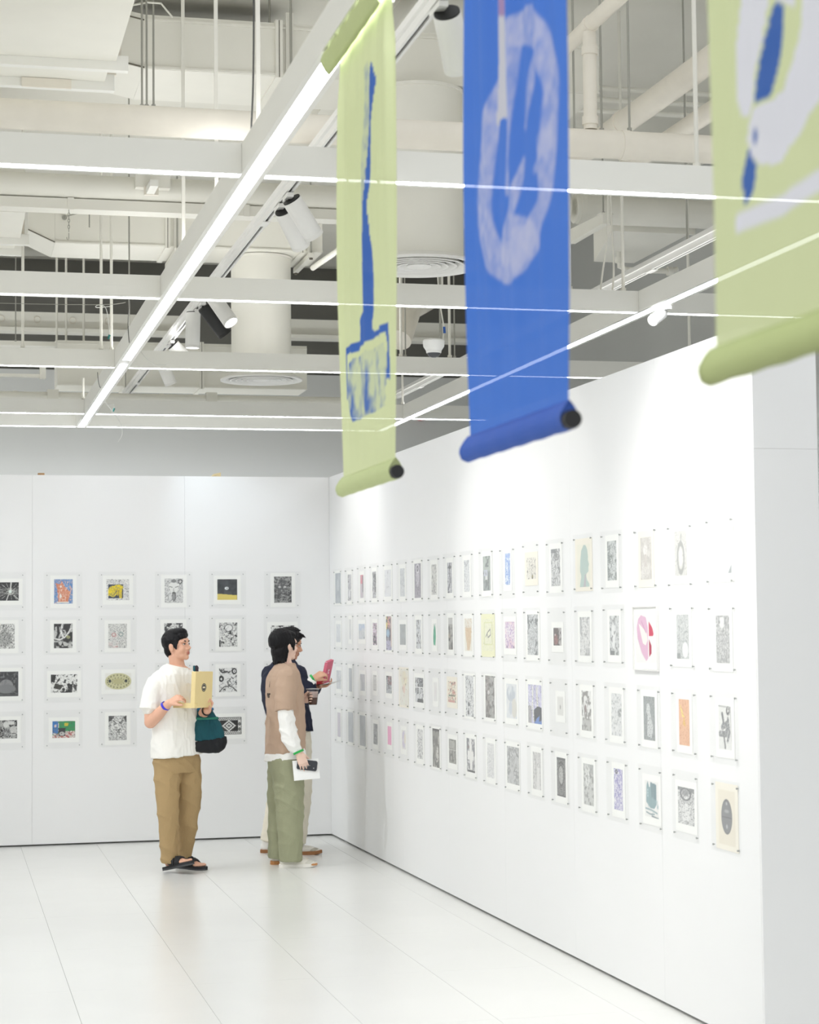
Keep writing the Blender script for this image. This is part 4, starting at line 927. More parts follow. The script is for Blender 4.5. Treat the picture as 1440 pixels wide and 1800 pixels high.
'r3_19': ([-58, 73, -91, 94], [('f', 'ecece8'), ('l', [(.3, .8), (.4, .6), (.3, .5)], .05, '55585a'), ('l', [(.3, .5), (.7, .6), (.6, .35), (.1, .35)], .07, '77797b'), ('l', [(.4, .35), (.5, .05)], .04, '666'), ('l', [(.75, .7), (.85, .4), (.7, .2)], .05, '6d7072'), ('o', .76, .88, .1, .07, .035, '3a3a3c'), ('l', [(0, .98), (.95, .96), (1, .2)], .01, '77797b'), ('c', 8, .07, 'd9d9d6', 4)], 'black brush drawing of a creature under a small ring, third row near end'),
'r4_1': ([-64, 53, -96, 99], wa('cfcad4', 'd6cdd4'), 'narrow mauve grey print, bottom row next to the far corner'),
'r4_2': ([-84, 100, -116, 118], wa('c2c5ca', 'cdd0d4'), 'tall plain grey print, second in the bottom row'),
'r4_3': ([-102, 98, -117, 114], wa('c0c4c8', 'cdd0d4') + [('r', .92, .05, 1, .5, 'a9adb0')], 'tall plain grey print with darker edge, third in the bottom row'),
'r4_4': ([-73, 60, -78, 74], dn('77797d', 'c6c8ca', 6), 'small dark doodle print, fourth in the bottom row'),
'r4_5': ([-54, 57, -60, 72], wa('f4aed0', 'f0a0c8'), 'small solid pink print in the bottom row'),
'r4_6': ([-66, 52, -63, 69], [('f', 'eeece8'), ('e', .5, .5, .4, .46, 'd2cbdc'), ('e', .75, .55, .2, .25, 'ebe0c8'), ('m', 5, 'e6e2e6', .5, .8)], 'pale lilac wash print in the bottom row'),
'r4_7': ([-65, 80, -96, 103], sk('6d6d70', 'e6e6e4', 5, .08, 4), 'line doodle print left of the dark photo in the bottom row'),
'r4_8': ([-83, 90, -127, 124], [('f', '8f8d86'), ('m', 5, '6d6b66'), ('r', 0, .94, 1, 1, '2f2d2c'), ('n', 4, .6, 'bfbdb6'), ('e', .7, .4, .12, .16, 'd6d4ce'), ('c', 4, .06, '55534f', 4)], 'tall dark photographic print in the bottom row'),
'r4_9': ([-79, 88, -75, 77], [('f', '97968f'), ('r', 0, 0, 1, .56, 'a9a8a2'), ('n', 7, .56, '6a6964'), ('r', .1, .62, .8, .95, 'b4b3ad'), ('c', 7, .08, '77766f', 5), ('r', 0, .555, 1, .58, 'd2d1cb')], 'grey two panel print right of the tall dark photo'),
'r4_10': ([-84, 95, -102, 103], [('f', 'd2d2d2'), ('n', 10, .5, '85858a'), ('r', .35, .6, .6, 1, Wh), ('r', .1, .36, .85, .62, Wh), ('r', .4, .08, .7, .4, Wh), ('r', .1, .7, .35, .78, '8a7a7a'), ('r', .1, 0, 1, .06, '3f3f42')], 'maze print with a white cross shape in the bottom row'),
'r4_11': ([-70, 71, -101, 102], sk('bfc0c0', 'ebebea', 7, .1), 'faint line print right of the maze print'),
'r4_12': ([-103, 125, -100, 111], [('f', 'b4b5b4'), ('n', 14, .5, 'd0d1d0'), ('n', 16, .56, '8f9090'), ('m', 3, 'c6c7c6', .5, .7)], 'broad grey textured print in the bottom row'),
'r4_13': ([-58, 82, -99, 104], [('f', 'dcdbd9'), ('h', .4, 4, .8, .6, 'b4b3b1'), ('l', [(.1, .98), (.4, .7), (.3, .4)], .015, '8a8988'), ('p', [(.45, 0), (.55, .6), (.8, .6), (.9, 0)], 'e6e5e3')], 'pale grey figure print left of the dark ornate portrait'),
'r4_14': ([-61, 79, -100, 103], [('f', '8d8d8b'), ('c', 8, .16, '3d3d3e', 6), ('e', .48, .55, .3, .26, 'b9b9b6'), ('c', 9, .12, '4a4a4b', 5), ('l', [(.25, .84), (.5, .88), (.75, .84)], .03, '2b2b2b'), ('o', .48, .55, .3, .26, .025, '3d3d3e'), ('r', 0, .95, 1, 1, '444445'), ('r', 0, 0, 1, .04, '444445')], 'dark ornate portrait print in the bottom row'),
'r4_15': ([-67, 82, -104, 103], [('f', 'cfd0cd'), ('p', [(.6, 1), (1, 1), (1, .75), (.65, .8)], 'b0b2b1'), ('e', .4, .7, .28, .24, 'e4e5e2'), ('n', 9, .58, '8f908d'), ('c', 7, .09, 'a9aaa6', 5)], 'grey print of pale rounded shapes right of the ornate portrait'),
'r4_16': ([-52, 67, -95, 103], [('f', 'e8e6ee'), ('n', 14, .48, '9a94c6'), ('n', 17, .56, 'dcd9ea'), ('c', 14, .1, '7d76b4', 5), ('o', .3, .93, .1, .04, .02, '4a4a55')], 'violet dense handwriting like doodle print in the bottom row'),
'r4_17': ([-76, 95, -86, 80], [('f', Wh), ('p', [(.1, .4), (.14, .86), (.22, 1), (.34, .82), (.4, .84), (.42, .97), (.86, .93), (.86, .38), (.7, .26), (.4, .25)], '83a3a8'), ('p', [(.42, .97), (.86, .93), (.86, .5), (.5, .55)], '6a8890'), ('r', .18, .56, .26, .6, 'b9cdd0'), ('r', .18, .64, .26, .68, 'b9cdd0'), ('r', .18, .72, .26, .76, 'b9cdd0'), ('l', [(.05, .22), (.5, .2), (.9, .14)], .022, '83a3a8'), ('l', [(.1, .12), (.4, .08), (.7, .1)], .018, '6a8890'), ('l', [(.5, .04), (.98, .0)], .02, '5f7278'), ('m', 6, '9ab4b8', .6, .9)], 'teal print of a castle like tower over water'),
'r4_18': ([-91, 96, -82, 80], [('f', 'e6e6e4'), ('c', 7, .12, '77787a', 6), ('r', 0, .9, .3, 1, '8a8b8c'), ('r', .7, .88, 1, 1, '8a8b8c'), ('e', .48, .85, .16, .1, '9a9b9c'), ('e', .5, .68, .1, .1, 'ededeb'), ('p', [(.2, .1), (.3, .5), (.5, .58), (.7, .5), (.85, .1)], 'ebebe9'), ('c', 8, .09, '6d6e70', 5), ('o', .48, .82, .3, .16, .025, '6a6b6d')], 'black and white print of a seated ornate figure, bottom row second from the near end'),
'r4_19': ([-79, 94, -118, 110], [('f', 'f0e8d6'), ('e', .5, .52, .31, .31, '77787a'), ('r', .2, .5, .8, .52, '4a4a4c'), ('e', .5, .62, .14, .03, 'a3a4a6'), ('e', .5, .76, .05, .03, 'b4b5b7'), ('e', .5, .34, .05, .04, 'b4b5b7'), ('o', .5, .52, .31, .31, .012, '4f5052')], 'cream print with a dark grey ball, bottom row at the near end'),
}
for k in ART: ART[k][1][:] = [o for o in ART[k][1] if o[0] != 'f2']

SZ = .1525
sleeve_me = G().box(-SZ, SZ, -.0046, -.0036, -SZ, SZ).mesh('sleeve')
sleeve_me.materials.append(M_SLEEVE)
gp = G()
for i in range(1):
    gp.tube([(0, 0, 0), (0, -.006, 0), (0, -.0062, 0), (0, -.0095, 0), (0, -.0105, 0)], [.002, .002, .0043, .0043, .0028], 8)
pin_me = gp.mesh('pin'); pin_me.materials.append(M_PIN)
def put_mesh(name, me, parent, loc):
    o = bpy.data.objects.new(name, me)
    link(o, parent); o.location = loc
    return o
BX = [.477, .921, 1.357, 1.808, 2.25, 2.698]; BZ = [2.023, 1.666, 1.285, .919]
RY = [[15.31, 14.874, 14.436, 14.009, 13.573, 13.152, 12.719, 12.289, 11.901, 11.501, 11.076, 10.646, 10.207, 9.782, 9.339, 8.917, 8.468, 8.042, 7.603], [15.304, 14.877, 14.449, 14.013, 13.574, 13.15, 12.717, 12.283, 11.902, 11.493, 11.063, 10.628, 10.2, 9.77, 9.33, 8.907, 8.458, 8.035, 7.593], [15.303, 14.87, 14.447, 14.012, 13.578, 13.146, 12.714, 12.287, 11.892, 11.477, 11.049, 10.615, 10.178, 9.753, 9.322, 8.896, 8.452, 8.029, 7.594], [15.302, 14.877, 14.445, 14.014, 13.581, 13.15, 12.709, 12.285, 11.883, 11.463, 11.031, 10.599, 10.163, 9.741, 9.313, 8.887, 8.444, 8.023, 7.586]]
RZ = [2.032, 1.666, 1.289, .921]
def artwork(key, rect, ops, label):
    wall, rest = key[0], key[1:]
    row, col = map(int, rest.split('_'))
    rnd = random.Random(row * 40 + col + (7 if wall == 'b' else 0))
    jx, jz = rnd.uniform(-.004, .004), rnd.uniform(-.004, .004)
    if wall == 'b':
        loc = (BX[col] + jx, 15.6396, BZ[row - 1] + jz); rz = 0; grp = 'sleeved prints on the back partition'
    else:
        y = RY[row - 1][col - 1]
        loc = (wx(y) - .0004, y + jx, RZ[row - 1] + jz); rz = R(-90) - math.atan(.01163) * -1; grp = 'sleeved prints on the right partition'
    t = thing('art_print', label, 'art print', loc, rz, grp, local=True)
    if rect is None: rect = [-75, 75, -100, 96]
    x0, x1, z0, z1 = [v / 1000 for v in rect]
    pm = M_PAPER
    if 'cream' in label or 'beige' in label: pm = M_CREAM
    if 'pale yellow' in label: pm = M_YPAPER
    e = .03
    haze = .2 if wall == 'r' else 0  # haze of the overexposed spotlit wall, mixed into the print colours
    obj('paper', G().box(max(x0 - e, -.142), min(x1 + e, .142), -.0014, -.0004, max(z0 - e * 1.2, -.14), min(z1 + e, .14)), pm, t)
    grid_print('print', t, x0, x1, z0, z1, -.0018, ops, row * 40 + col, M_INK, haze=haze)
    put_mesh('sleeve', sleeve_me, t, (0, 0, 0))
    for sx in (-1, 1):
        for sz in (-1, 1):
            put_mesh('pin', pin_me, t, (sx * .1275, 0, sz * .1275))
for k, (rc, ops, lb) in ART.items():
    artwork(k, rc, ops, lb)

# the one framed piece: pink flower, second row, column seventeen
y = RY[1][16]
t = thing('framed_print', 'white framed picture of a split pink flower on the right partition', 'picture frame', (wx(y) - .0004, y + .01, RZ[1] - .005), R(-90) + math.atan(.01163), local=True)
g = G()
for a in ((-.155, -.149, -.15, .15), (.149, .155, -.15, .15), (-.1488, .1488, -.15, -.144), (-.1488, .1488, .144, .15)):
    g.box(a[0], a[1], -.013, -.0005, a[2], a[3])
obj('frame', g, mat('pale_frame', 'e6e5e2', .5), t)
obj('backing', G().box(-.1485, .1485, -.006, -.001, -.1435, .1435), M_PAPER, t)
fl = [('f', 'f2f1ef'), ('p', [(.28, .98), (.52, .94), (.62, .72), (.62, .1), (.52, .04), (.3, .2), (.1, .5), (.06, .72), (.14, .9)], 'e2bcd2'), ('p', [(.16, .82), (.36, .72), (.56, .62), (.6, .48), (.5, .36), (.36, .4), (.26, .6)], 'f3efe9'),
      ('p', [(.66, .86), (.84, .72), (.9, .6), (.86, .56), (.66, .55)], 'd4566e'), ('p', [(.66, .5), (.78, .36), (.78, .2), (.66, .12)], 'b94a62'), ('l', [(.3, .86), (.52, .62)], .012, 'cf9dbb'), ('m', 3, 'dba9c4', .62, .9), ('r', .625, .02, .655, .99, 'f7f6f4')]
for k in range(len(fl)):
    pass
fl = [o for o in fl if o[0] != 'm']
grid_print('print', t, -.128, .128, -.115, .112, -.0065, fl, 3, M_INK, .003)
obj('glass', G().box(-.1485, .1485, -.0115, -.0105, -.1435, .1435), M_SLEEVE, t)

# ------------------------------------------------------------------ hanging banners
XB = 1.24
GREEN, BLUE, LILAC, GREYW = 'e7efbc', '5688e6', 'ced2f2', 'f4f4fa'
def banner(name_label, yn, yf, zt, zb, ops, seed, rollcol, group='hanging cloth banners', far_taper=0, topfar=None):
    """cloth in the plane x = XB; u = 0 at the far edge, 1 at the near edge"""
    t = thing('cloth_banner', name_label, 'banner', (XB, (yn + yf) / 2, zb), group=group)
    nx_ = int((yf - yn) / .006); nz_ = int((zt - zb) / .006)
    U, V = np.meshgrid(np.linspace(0, 1, nx_ + 1), np.linspace(0, 1, nz_ + 1))
    yy = yf + U * (yn - yf)
    yy = yy + (1 - U) * far_taper * np.sin(V * math.pi) * .5
    zz = zb + V * (zt - zb)
    xx = XB + .010 * np.sin(U * 21 + .6 * np.sin(V * 3 + seed)) * (.35 + .65 * V) * np.clip(V * 6, .1, 1) * np.clip((1 - V) * 9, .1, 1) + .005 * np.sin(U * 47 + seed * 2 + V * 2) * np.clip(V * 2, 0, 1) * np.clip((1 - V) * 9, .1, 1)
    C = paint_abs(yy, zz, ops, seed)
    co = np.stack([xx - XB, yy - (yn + yf) / 2, zz - zb], -1).reshape(-1, 3)
    idx = np.arange((nx_ + 1) * (nz_ + 1)).reshape(nz_ + 1, nx_ + 1)
    F = np.stack([idx[:-1, :-1], idx[:-1, 1:], idx[1:, 1:], idx[1:, :-1]], -1).reshape(-1, 4)
    me = bpy.data.meshes.new('cloth')
    me.from_pydata(co.tolist(), [], F.tolist())
    at = me.color_attributes.new('ink', 'FLOAT_COLOR', 'POINT')
    at.data.foreach_set('color', np.concatenate([C.reshape(-1, 3), np.ones((C.shape[0] * C.shape[1], 1))], 1).astype(np.float32).ravel())
    me.materials.append(M_SHEER)
    for p in me.polygons: p.use_smooth = True
    o = bpy.data.objects.new('cloth', me); link(o, t)
    mr = mat('banner_hem_' + rollcol, rollcol, .85, var=.03, scale=20)
    # flat hem pocket around the rod, drawn to a teardrop
    prof = [(.0, .042), (.010, .03), (.020, .012), (.0215, .0), (.0155, -.0155), (.0, -.0215), (-.0155, -.0155), (-.0215, 0), (-.020, .012), (-.010, .03)]
    obj('hem_pocket', G().prism([(XB + p * .95, zb + q) for p, q in [(a, b) for a, b in prof]], 'y', yn - .012, yf + .03) if False else
        hem(prof, zb, yn - .008, yf + .028), mr, t, 'all')
    obj('rod', G().cyl((XB, yn - .03, zb), (XB, yf + .02, zb), .019, seg=24), M_BLACK, t, True)
    if zt > 3.5:
        obj('top_pocket', hem([(p * 1.22 - .034, -q * 1.22) for p, q in prof][::-1], zt, yn - .008, yf + .02), mr, t, 'all')
        for yy_ in (yn + .1, yf - .1):
            obj('tie', G().tube([(XB + .03, yy_, zt - .01), (XB + .036, yy_, zt + .012), (XB + .036, yy_, 3.5995)], .003, 5), M_ROD, t)
    return t
def hem(prof, z, y0, y1, seg=26):
    g = G(); n = len(prof); vs = []; fs = []
    for i in range(seg + 1):
        y = y0 + (y1 - y0) * i / seg
        k = 1 + .05 * math.sin(i * 1.3)
        for p, q in prof:
            vs.append((XB + p * k, y, z + q * (k if abs(q) < .03 else 1)))
    for i in range(seg):
        for j in range(n):
            j2 = (j + 1) % n
            fs.append((i * n + j, i * n + j2, (i + 1) * n + j2, (i + 1) * n + j))
    fs.append(tuple(range(n))); fs.append(tuple(seg * n + k for k in range(n))[::-1])
    return g.add(vs, fs)
def paint_abs(Y, Z, ops, seed):
    C = np.ones(Y.shape + (3,)) * np.array(hexc(ops[0]))
    def put(m, col):
        m = np.clip(m, 0, 1)[..., None]
        C[:] = C * (1 - m) + np.array(hexc(col)) * m
    for k, op in enumerate(ops[1:]):
        s = seed + k * 3.1
        if op[0] == 'p': put(inpoly(Y, Z, op[1]).astype(float) * (op[3] if len(op) > 3 else 1), op[2])
        elif op[0] == 'b':                 # dry brush stroke, widths per point
            pts, col, al = op[1:4]
            for _ in range(2):
                q_ = [pts[0]]
                for a_, b_ in zip(pts[:-1], pts[1:]):
                    q_ += [tuple(a_[i] * .75 + b_[i] * .25 for i in range(3)), tuple(a_[i] * .25 + b_[i] * .75 for i in range(3))]
                pts = q_ + [pts[-1]]
            m = np.zeros(Y.shape)
            for (y1, z1, w1), (y2, z2, w2) in zip(pts[:-1], pts[1:]):
                dx, dz = y2 - y1, z2 - z1
                q = np.clip(((Y - y1) * dx + (Z - z1) * dz) / (dx * dx + dz * dz + 1e-9), 0, 1)
                d = np.hypot(Y - y1 - q * dx, Z - z1 - q * dz)
                m = np.maximum(m, np.clip((w1 + (w2 - w1) * q - d) / .008 + .5, 0, 1))
            n = fbm(Y * 55, Z * 40, s)
            put(m * np.clip(al + (n - .5) * .8, .15, 1), col)
        elif op[0] == 'q':                 # mottled area
            n = fbm(Y * 14, Z * 12, s, 4)
            put(inpoly(Y, Z, op[1]).astype(float) * np.clip((n - .38) * 3.2, .12, .95), op[2])
        elif op[0] == 'e':
            cy, cz, ry, rz, col = op[1:6]
            put((1 - np.hypot((Y - cy) / ry, (Z - cz) / rz)) * 4 + .5, col)
    return C
B2 = '4a74c6'
banner('far pale green cloth banner printed with a blue squeegee tool', 5.287, 6.01, 3.571, 2.173, [GREEN,
    ('b', [(5.600, 3.423, .02), (5.600, 3.275, .022), (5.629, 3.128, .03), (5.669, 3.029, .03), (5.649, 2.882, .03)], B2, .25),
    ('p', [(5.551, 3.435), (5.524, 3.370), (5.558, 3.261), (5.577, 3.110), (5.623, 3.017), (5.604, 2.908), (5.565, 2.830), (5.562, 2.724), (5.659, 2.744), (5.654, 2.865), (5.644, 3.020), (5.619, 3.128), (5.585, 3.266), (5.570, 3.393)], B2),
    ('p', [(5.660, 2.840), (5.652, 2.781), (5.686, 2.729), (5.701, 2.702), (5.766, 2.677), (5.744, 2.653), (5.754, 2.622), (5.953, 2.621), (5.954, 2.599), (5.832, 2.591), (5.719, 2.596), (5.584, 2.597), (5.393, 2.588), (5.363, 2.613), (5.467, 2.614), (5.557, 2.617), (5.591, 2.627), (5.590, 2.655), (5.570, 2.681), (5.564, 2.709), (5.556, 2.765), (5.562, 2.823)], B2),
    ('p', [(5.393, 2.588), (5.367, 2.612), (5.350, 2.448), (5.392, 2.451), (5.380, 2.551)], B2),
    ('p', [(5.960, 2.603), (5.933, 2.600), (5.919, 2.453), (5.939, 2.453)], B2),
    ('q', [(5.905, 2.566), (5.747, 2.574), (5.407, 2.560), (5.384, 2.513), (5.402, 2.372), (5.594, 2.373), (5.855, 2.374), (5.891, 2.401), (5.931, 2.491)], B2),
    ], 2, 'ccd79c', far_taper=.11)
banner('blue cloth banner with pale brush loops and a white pencil', 3.73, 4.483, 3.571, 2.158, [BLUE,
    ('b', [(4.083, 3.075, .035), (3.954, 3.058, .045), (3.872, 2.988, .045), (3.805, 2.896, .04), (3.820, 2.809, .045), (3.830, 2.720, .045), (3.901, 2.615, .05), (4.015, 2.573, .05), (4.134, 2.543, .04), (4.261, 2.588, .04), (4.335, 2.681, .055), (4.320, 2.820, .055), (4.291, 2.895, .05), (4.254, 2.961, .035), (4.183, 3.039, .02)], LILAC, .62),
    ('b', [(4.070, 3.067, .035), (4.096, 2.935, .03), (4.128, 2.811, .032), (4.152, 2.729, .014)], LILAC, .55),
    ('b', [(3.908, 2.999, .03), (3.960, 2.947, .022), (3.995, 2.884, .02), (4.015, 2.844, .012)], LILAC, .5),
    ('b', [(3.833, 2.775, .03), (3.901, 2.748, .025), (3.951, 2.730, .01)], LILAC, .5),
    ('b', [(4.034, 2.769, .008), (4.060, 2.717, .02), (4.123, 2.653, .04), (4.200, 2.598, .03)], LILAC, .6),
    ('b', [(4.200, 2.581, .02), (4.014, 2.593, .045), (4.080, 2.549, .03)], LILAC, .62),
    ('b', [(4.106, 2.646, .02), (3.989, 2.585, .04)], LILAC, .6),
    ('p', [(4.203, 3.147), (4.141, 3.130), (4.123, 3.083), (4.138, 2.896), (4.186, 2.899), (4.243, 2.900), (4.256, 2.910), (4.235, 3.077)], 'dcdce6'),
    ('p', [(4.193, 3.275), (4.145, 3.266), (4.140, 3.130), (4.206, 3.148)], 'b79ac6'),
    ], 5, '436ac6', far_taper=.05)
banner('near pale green cloth banner with white ribbon and blue pen, cut by the right edge', 2.234, 2.953, 3.571, 2.158, [GREEN,
    ('p', [(2.815, 2.749), (2.838, 2.654), (2.838, 2.587), (2.821, 2.551), (2.799, 2.545), (2.779, 2.561), (2.766, 2.603), (2.739, 2.655), (2.724, 2.720)], GREYW),
    ('p', [(2.591, 2.677), (2.603, 2.629), (2.638, 2.582), (2.687, 2.557), (2.729, 2.554), (2.772, 2.553), (2.795, 2.538), (2.804, 2.507), (2.791, 2.479), (2.749, 2.454), (2.706, 2.450), (2.625, 2.465), (2.552, 2.498), (2.476, 2.548), (2.421, 2.685)], GREYW),
    ('p', [(2.714, 2.705), (2.667, 2.681), (2.698, 2.613), (2.725, 2.559), (2.772, 2.561), (2.756, 2.600)], '4b73c0'),
    ('p', [(2.714, 2.708), (2.710, 2.734), (2.614, 2.705), (2.626, 2.668), (2.667, 2.687)], GREYW),
    ('p', [(2.801, 2.495), (2.771, 2.460), (2.782, 2.425), (2.813, 2.404), (2.823, 2.447)], '4b73c0'),
    ('p', [(2.795, 2.538), (2.804, 2.507), (2.791, 2.479), (2.749, 2.454), (2.716, 2.488), (2.746, 2.547)], GREYW),
    ('e', 2.773, 2.507, .008, .013, '4b73c0'),
    ('b', [(2.847, 2.383, .016), (2.682, 2.380, .016), (2.558, 2.385, .016), (2.411, 2.395, .016)], GREYW, 1.2),
    ], 8, 'c8d494')

# ------------------------------------------------------------------ people
from mathutils.bvhtree import BVHTree
def fuse(g, voxel, smooth=2, disp=None):
    """one continuous surface from overlapping shapes"""
    me = g.mesh('tmp')
    o = bpy.data.objects.new('tmp', me); COL.objects.link(o)
    m = o.modifiers.new('r', 'REMESH'); m.mode = 'VOXEL'; m.voxel_size = voxel
    if smooth:
        m2 = o.modifiers.new('s', 'SMOOTH'); m2.factor = .5; m2.iterations = smooth
    dg = bpy.context.evaluated_depsgraph_get()
    out = bpy.data.meshes.new_from_object(o.evaluated_get(dg))
    bpy.data.objects.remove(o); bpy.data.meshes.remove(me)
    if disp is not None:
        n = len(out.vertices)
        co = np.empty(n * 3, np.float32); out.vertices.foreach_get('co', co); co = co.reshape(-1, 3)
        no = np.empty(n * 3, np.float32); out.vertex_normals.foreach_get('vector', no); no = no.reshape(-1, 3)
        co = co + no * disp(co)[:, None]
        out.vertices.foreach_set('co', co.astype(np.float32).ravel()); out.update()
    for p in out.polygons: p.use_smooth = True
    return out
def part(name, me, m, parent, label=None):
    me.name = name
    me.materials.clear(); me.materials.append(m)
    o = bpy.data.objects.new(name, me); link(o, parent); ORG[o.name] = Vector((0, 0, 0))
    if label: o['label'] = label
    return o
def noise3(p, s, k=0):
    x, y, z = p[:, 0] * s, p[:, 1] * s, p[:, 2] * s
    return (vnoise(x + .37 * z, y + .61 * z, k) + vnoise(y + 9.1 + .3 * x, z + .2 * x, k + 3) + vnoise(z + 4.7, x - .4 * y, k + 6)) / 3
def folds(amp, sx, sz, k, slant=.6, soft=.004):
    def f(p):
        a = (p[:, 0] + p[:, 1] * .8) * sx + p[:, 2] * sx * slant
        n = vnoise(a, p[:, 2] * sz + p[:, 0] * sz * .5, k)
        n2 = vnoise(a * 2.1 - p[:, 2] * sx * slant * 2.4, p[:, 2] * sz * 1.7, k + 5)
        r = 1 - np.abs(2 * n - 1)
        return (r ** 2 * .7 + (1 - np.abs(2 * n2 - 1)) ** 2 * .4 - .42) * amp + (noise3(p, 9, k) - .5) * soft
    return f
def V(x, y, z): return Vector((x, y, z)) / 100
def limb(g, pts, rad, seg=14):
    P = [V(*p) for p in pts]
    g.tube(P, [r / 100 for r in rad], seg)
    for i in range(len(P)):
        r = rad[i] / 100
        g.ell(P[i], (r * .99, r * .99, r * .99), seg=seg, rings=8)
def loft(g, rings, seg=28, power=2.3):
    """rings (cm): cx, cy, cz, w, d, yaw(deg), tilt: w along the shoulder axis, d front to back"""
    vs, fs = [], []
    for cx, cy, cz, w_, d_, yaw, *rest in rings:
        a = R(yaw); sl = rest[0] if rest else 0
        ux, uy = math.cos(a), math.sin(a)
        for k in range(seg):
            t = 2 * math.pi * k / seg
            c_, s_ = math.cos(t), math.sin(t)
            q = (abs(c_) ** power + abs(s_) ** power) ** (-1 / power)
            p, r = c_ * q * w_, s_ * q * d_
            x = cx + ux * p - uy * r; y = cy + uy * p + ux * r
            vs.append(V(x, y, cz + sl * (x - cx)))
    n = len(rings)
    for i in range(n - 1):
        for k in range(seg):
            k2 = (k + 1) % seg
            fs.append((i * seg + k, i * seg + k2, (i + 1) * seg + k2, (i + 1) * seg + k))
    fs.append(tuple(range(seg))[::-1]); fs.append(tuple((n - 1) * seg + k for k in range(seg)))
    return g.add(vs, fs)
class Frame:
    """origin in cm with forward, left, up axes"""
    def __init__(s, o, f, pitch=0, roll=0):
        f = Vector((f[0], f[1], 0)).normalized()
        l = Vector((-f.y, f.x, 0))
        u = Vector((0, 0, 1))
        cp, sp = math.cos(R(pitch)), math.sin(R(pitch))
        s.f = f * cp + u * sp; s.u = u * cp - f * sp; s.l = l
        if roll:
            cr, sr = math.cos(R(roll)), math.sin(R(roll))
            s.l, s.u = s.l * cr + s.u * sr, s.u * cr - s.l * sr
        s.o = Vector(o)
    def p(s, f, l, u): return (s.o + s.f * f + s.l * l + s.u * u) / 100
    def ell(s, g, f, l, u, rf, rl, ru, seg=16, rings=10):
        g.ell(s.p(f, l, u), (rf / 100, rl / 100, ru / 100), (s.f, s.l, s.u), seg, rings)
    def tube(s, g, pts, rad, seg=12): g.tube([s.p(*q) for q in pts], [r / 100 for r in rad], seg)
def head(g, H, neck_to, neck_r=(5.3, 5.6), far=True):
    H.ell(g, -.8, 0, 2.6, 9.2, 7.3, 8.6)
    H.ell(g, 2.0, 0, -3.0, 6.6, 6.2, 8.2)
    H.ell(g, 3.2, 0, -7.6, 4.9, 4.7, 3.4)
    H.ell(g, 6.4, 0, -9.3, 2.1, 2.5, 1.9)
    for sgn in (-1, 1):
        H.ell(g, 5.2, sgn * 3.5, -3.4, 2.9, 2.5, 2.9)
        H.ell(g, -.6, sgn * 7.2, -1.4, 1.9, .9, 3.1)
        H.ell(g, -.9, sgn * 7.9, -.8, 1.3, .7, 2.2)
        H.ell(g, 8.6, sgn * 1.1, -3.7, 1.2, .9, .8)
        H.ell(g, 7.2, sgn * 3.3, 1.9, 1.5, 2.4, .9)
    H.ell(g, 7.6, 0, 2.6, 1.4, 4.6, 2.2)
    H.tube(g, [(7.9, 0, 1.2), (9.0, 0, -1.2), (10.2, 0, -3.1), (9.4, 0, -3.9)], [.9, 1.0, 1.3, .9])
    H.ell(g, 8.2, 0, -6.0, 1.2, 2.4, .75); H.ell(g, 7.9, 0, -7.2, 1.2, 2.2, .8)
    a = H.p(-1.8, 0, -6); b = V(*neck_to)
    g.tube([a, a.lerp(b, .5), b], [neck_r[0] / 100, neck_r[0] / 100, neck_r[1] / 100], 16)
def face(H, root, lip='b5655a'):
    eg, ig, bgm, lg = G(), G(), G(), G()
    for sgn in (-1, 1):
        H.ell(eg, 7.7, sgn * 3.2, -.1, .9, 1.2, .42, 12, 8)
        H.ell(ig, 8.4, sgn * 3.3, -.1, .36, .62, .45, 10, 8)
        H.tube(bgm, [(8.5, sgn * 1.5, 1.7), (8.75, sgn * 3.0, 2.25), (7.6, sgn * 5.0, 1.8)], [.32, .42, .2], 8)
        H.tube(ig, [(8.75, sgn * 2.1, .35), (8.8, sgn * 3.3, .62), (7.9, sgn * 4.5, .3)], [.12, .2, .12], 6)
    H.ell(lg, 8.55, 0, -5.95, 1.0, 2.15, .55, 14, 8); H.ell(lg, 8.3, 0, -7.0, 1.0, 1.95, .62, 14, 8)
    obj('eyes', eg, mat('eye_white', 'd9d4ce', .3), root, 'all')
    obj('irises', ig, mat('dark_iris', '1b1614', .25), root, 'all')
    obj('eyebrows', bgm, M_HAIR, root, 'all')
    obj('lips', lg, mat('lip_' + lip, lip, .5), root, 'all')
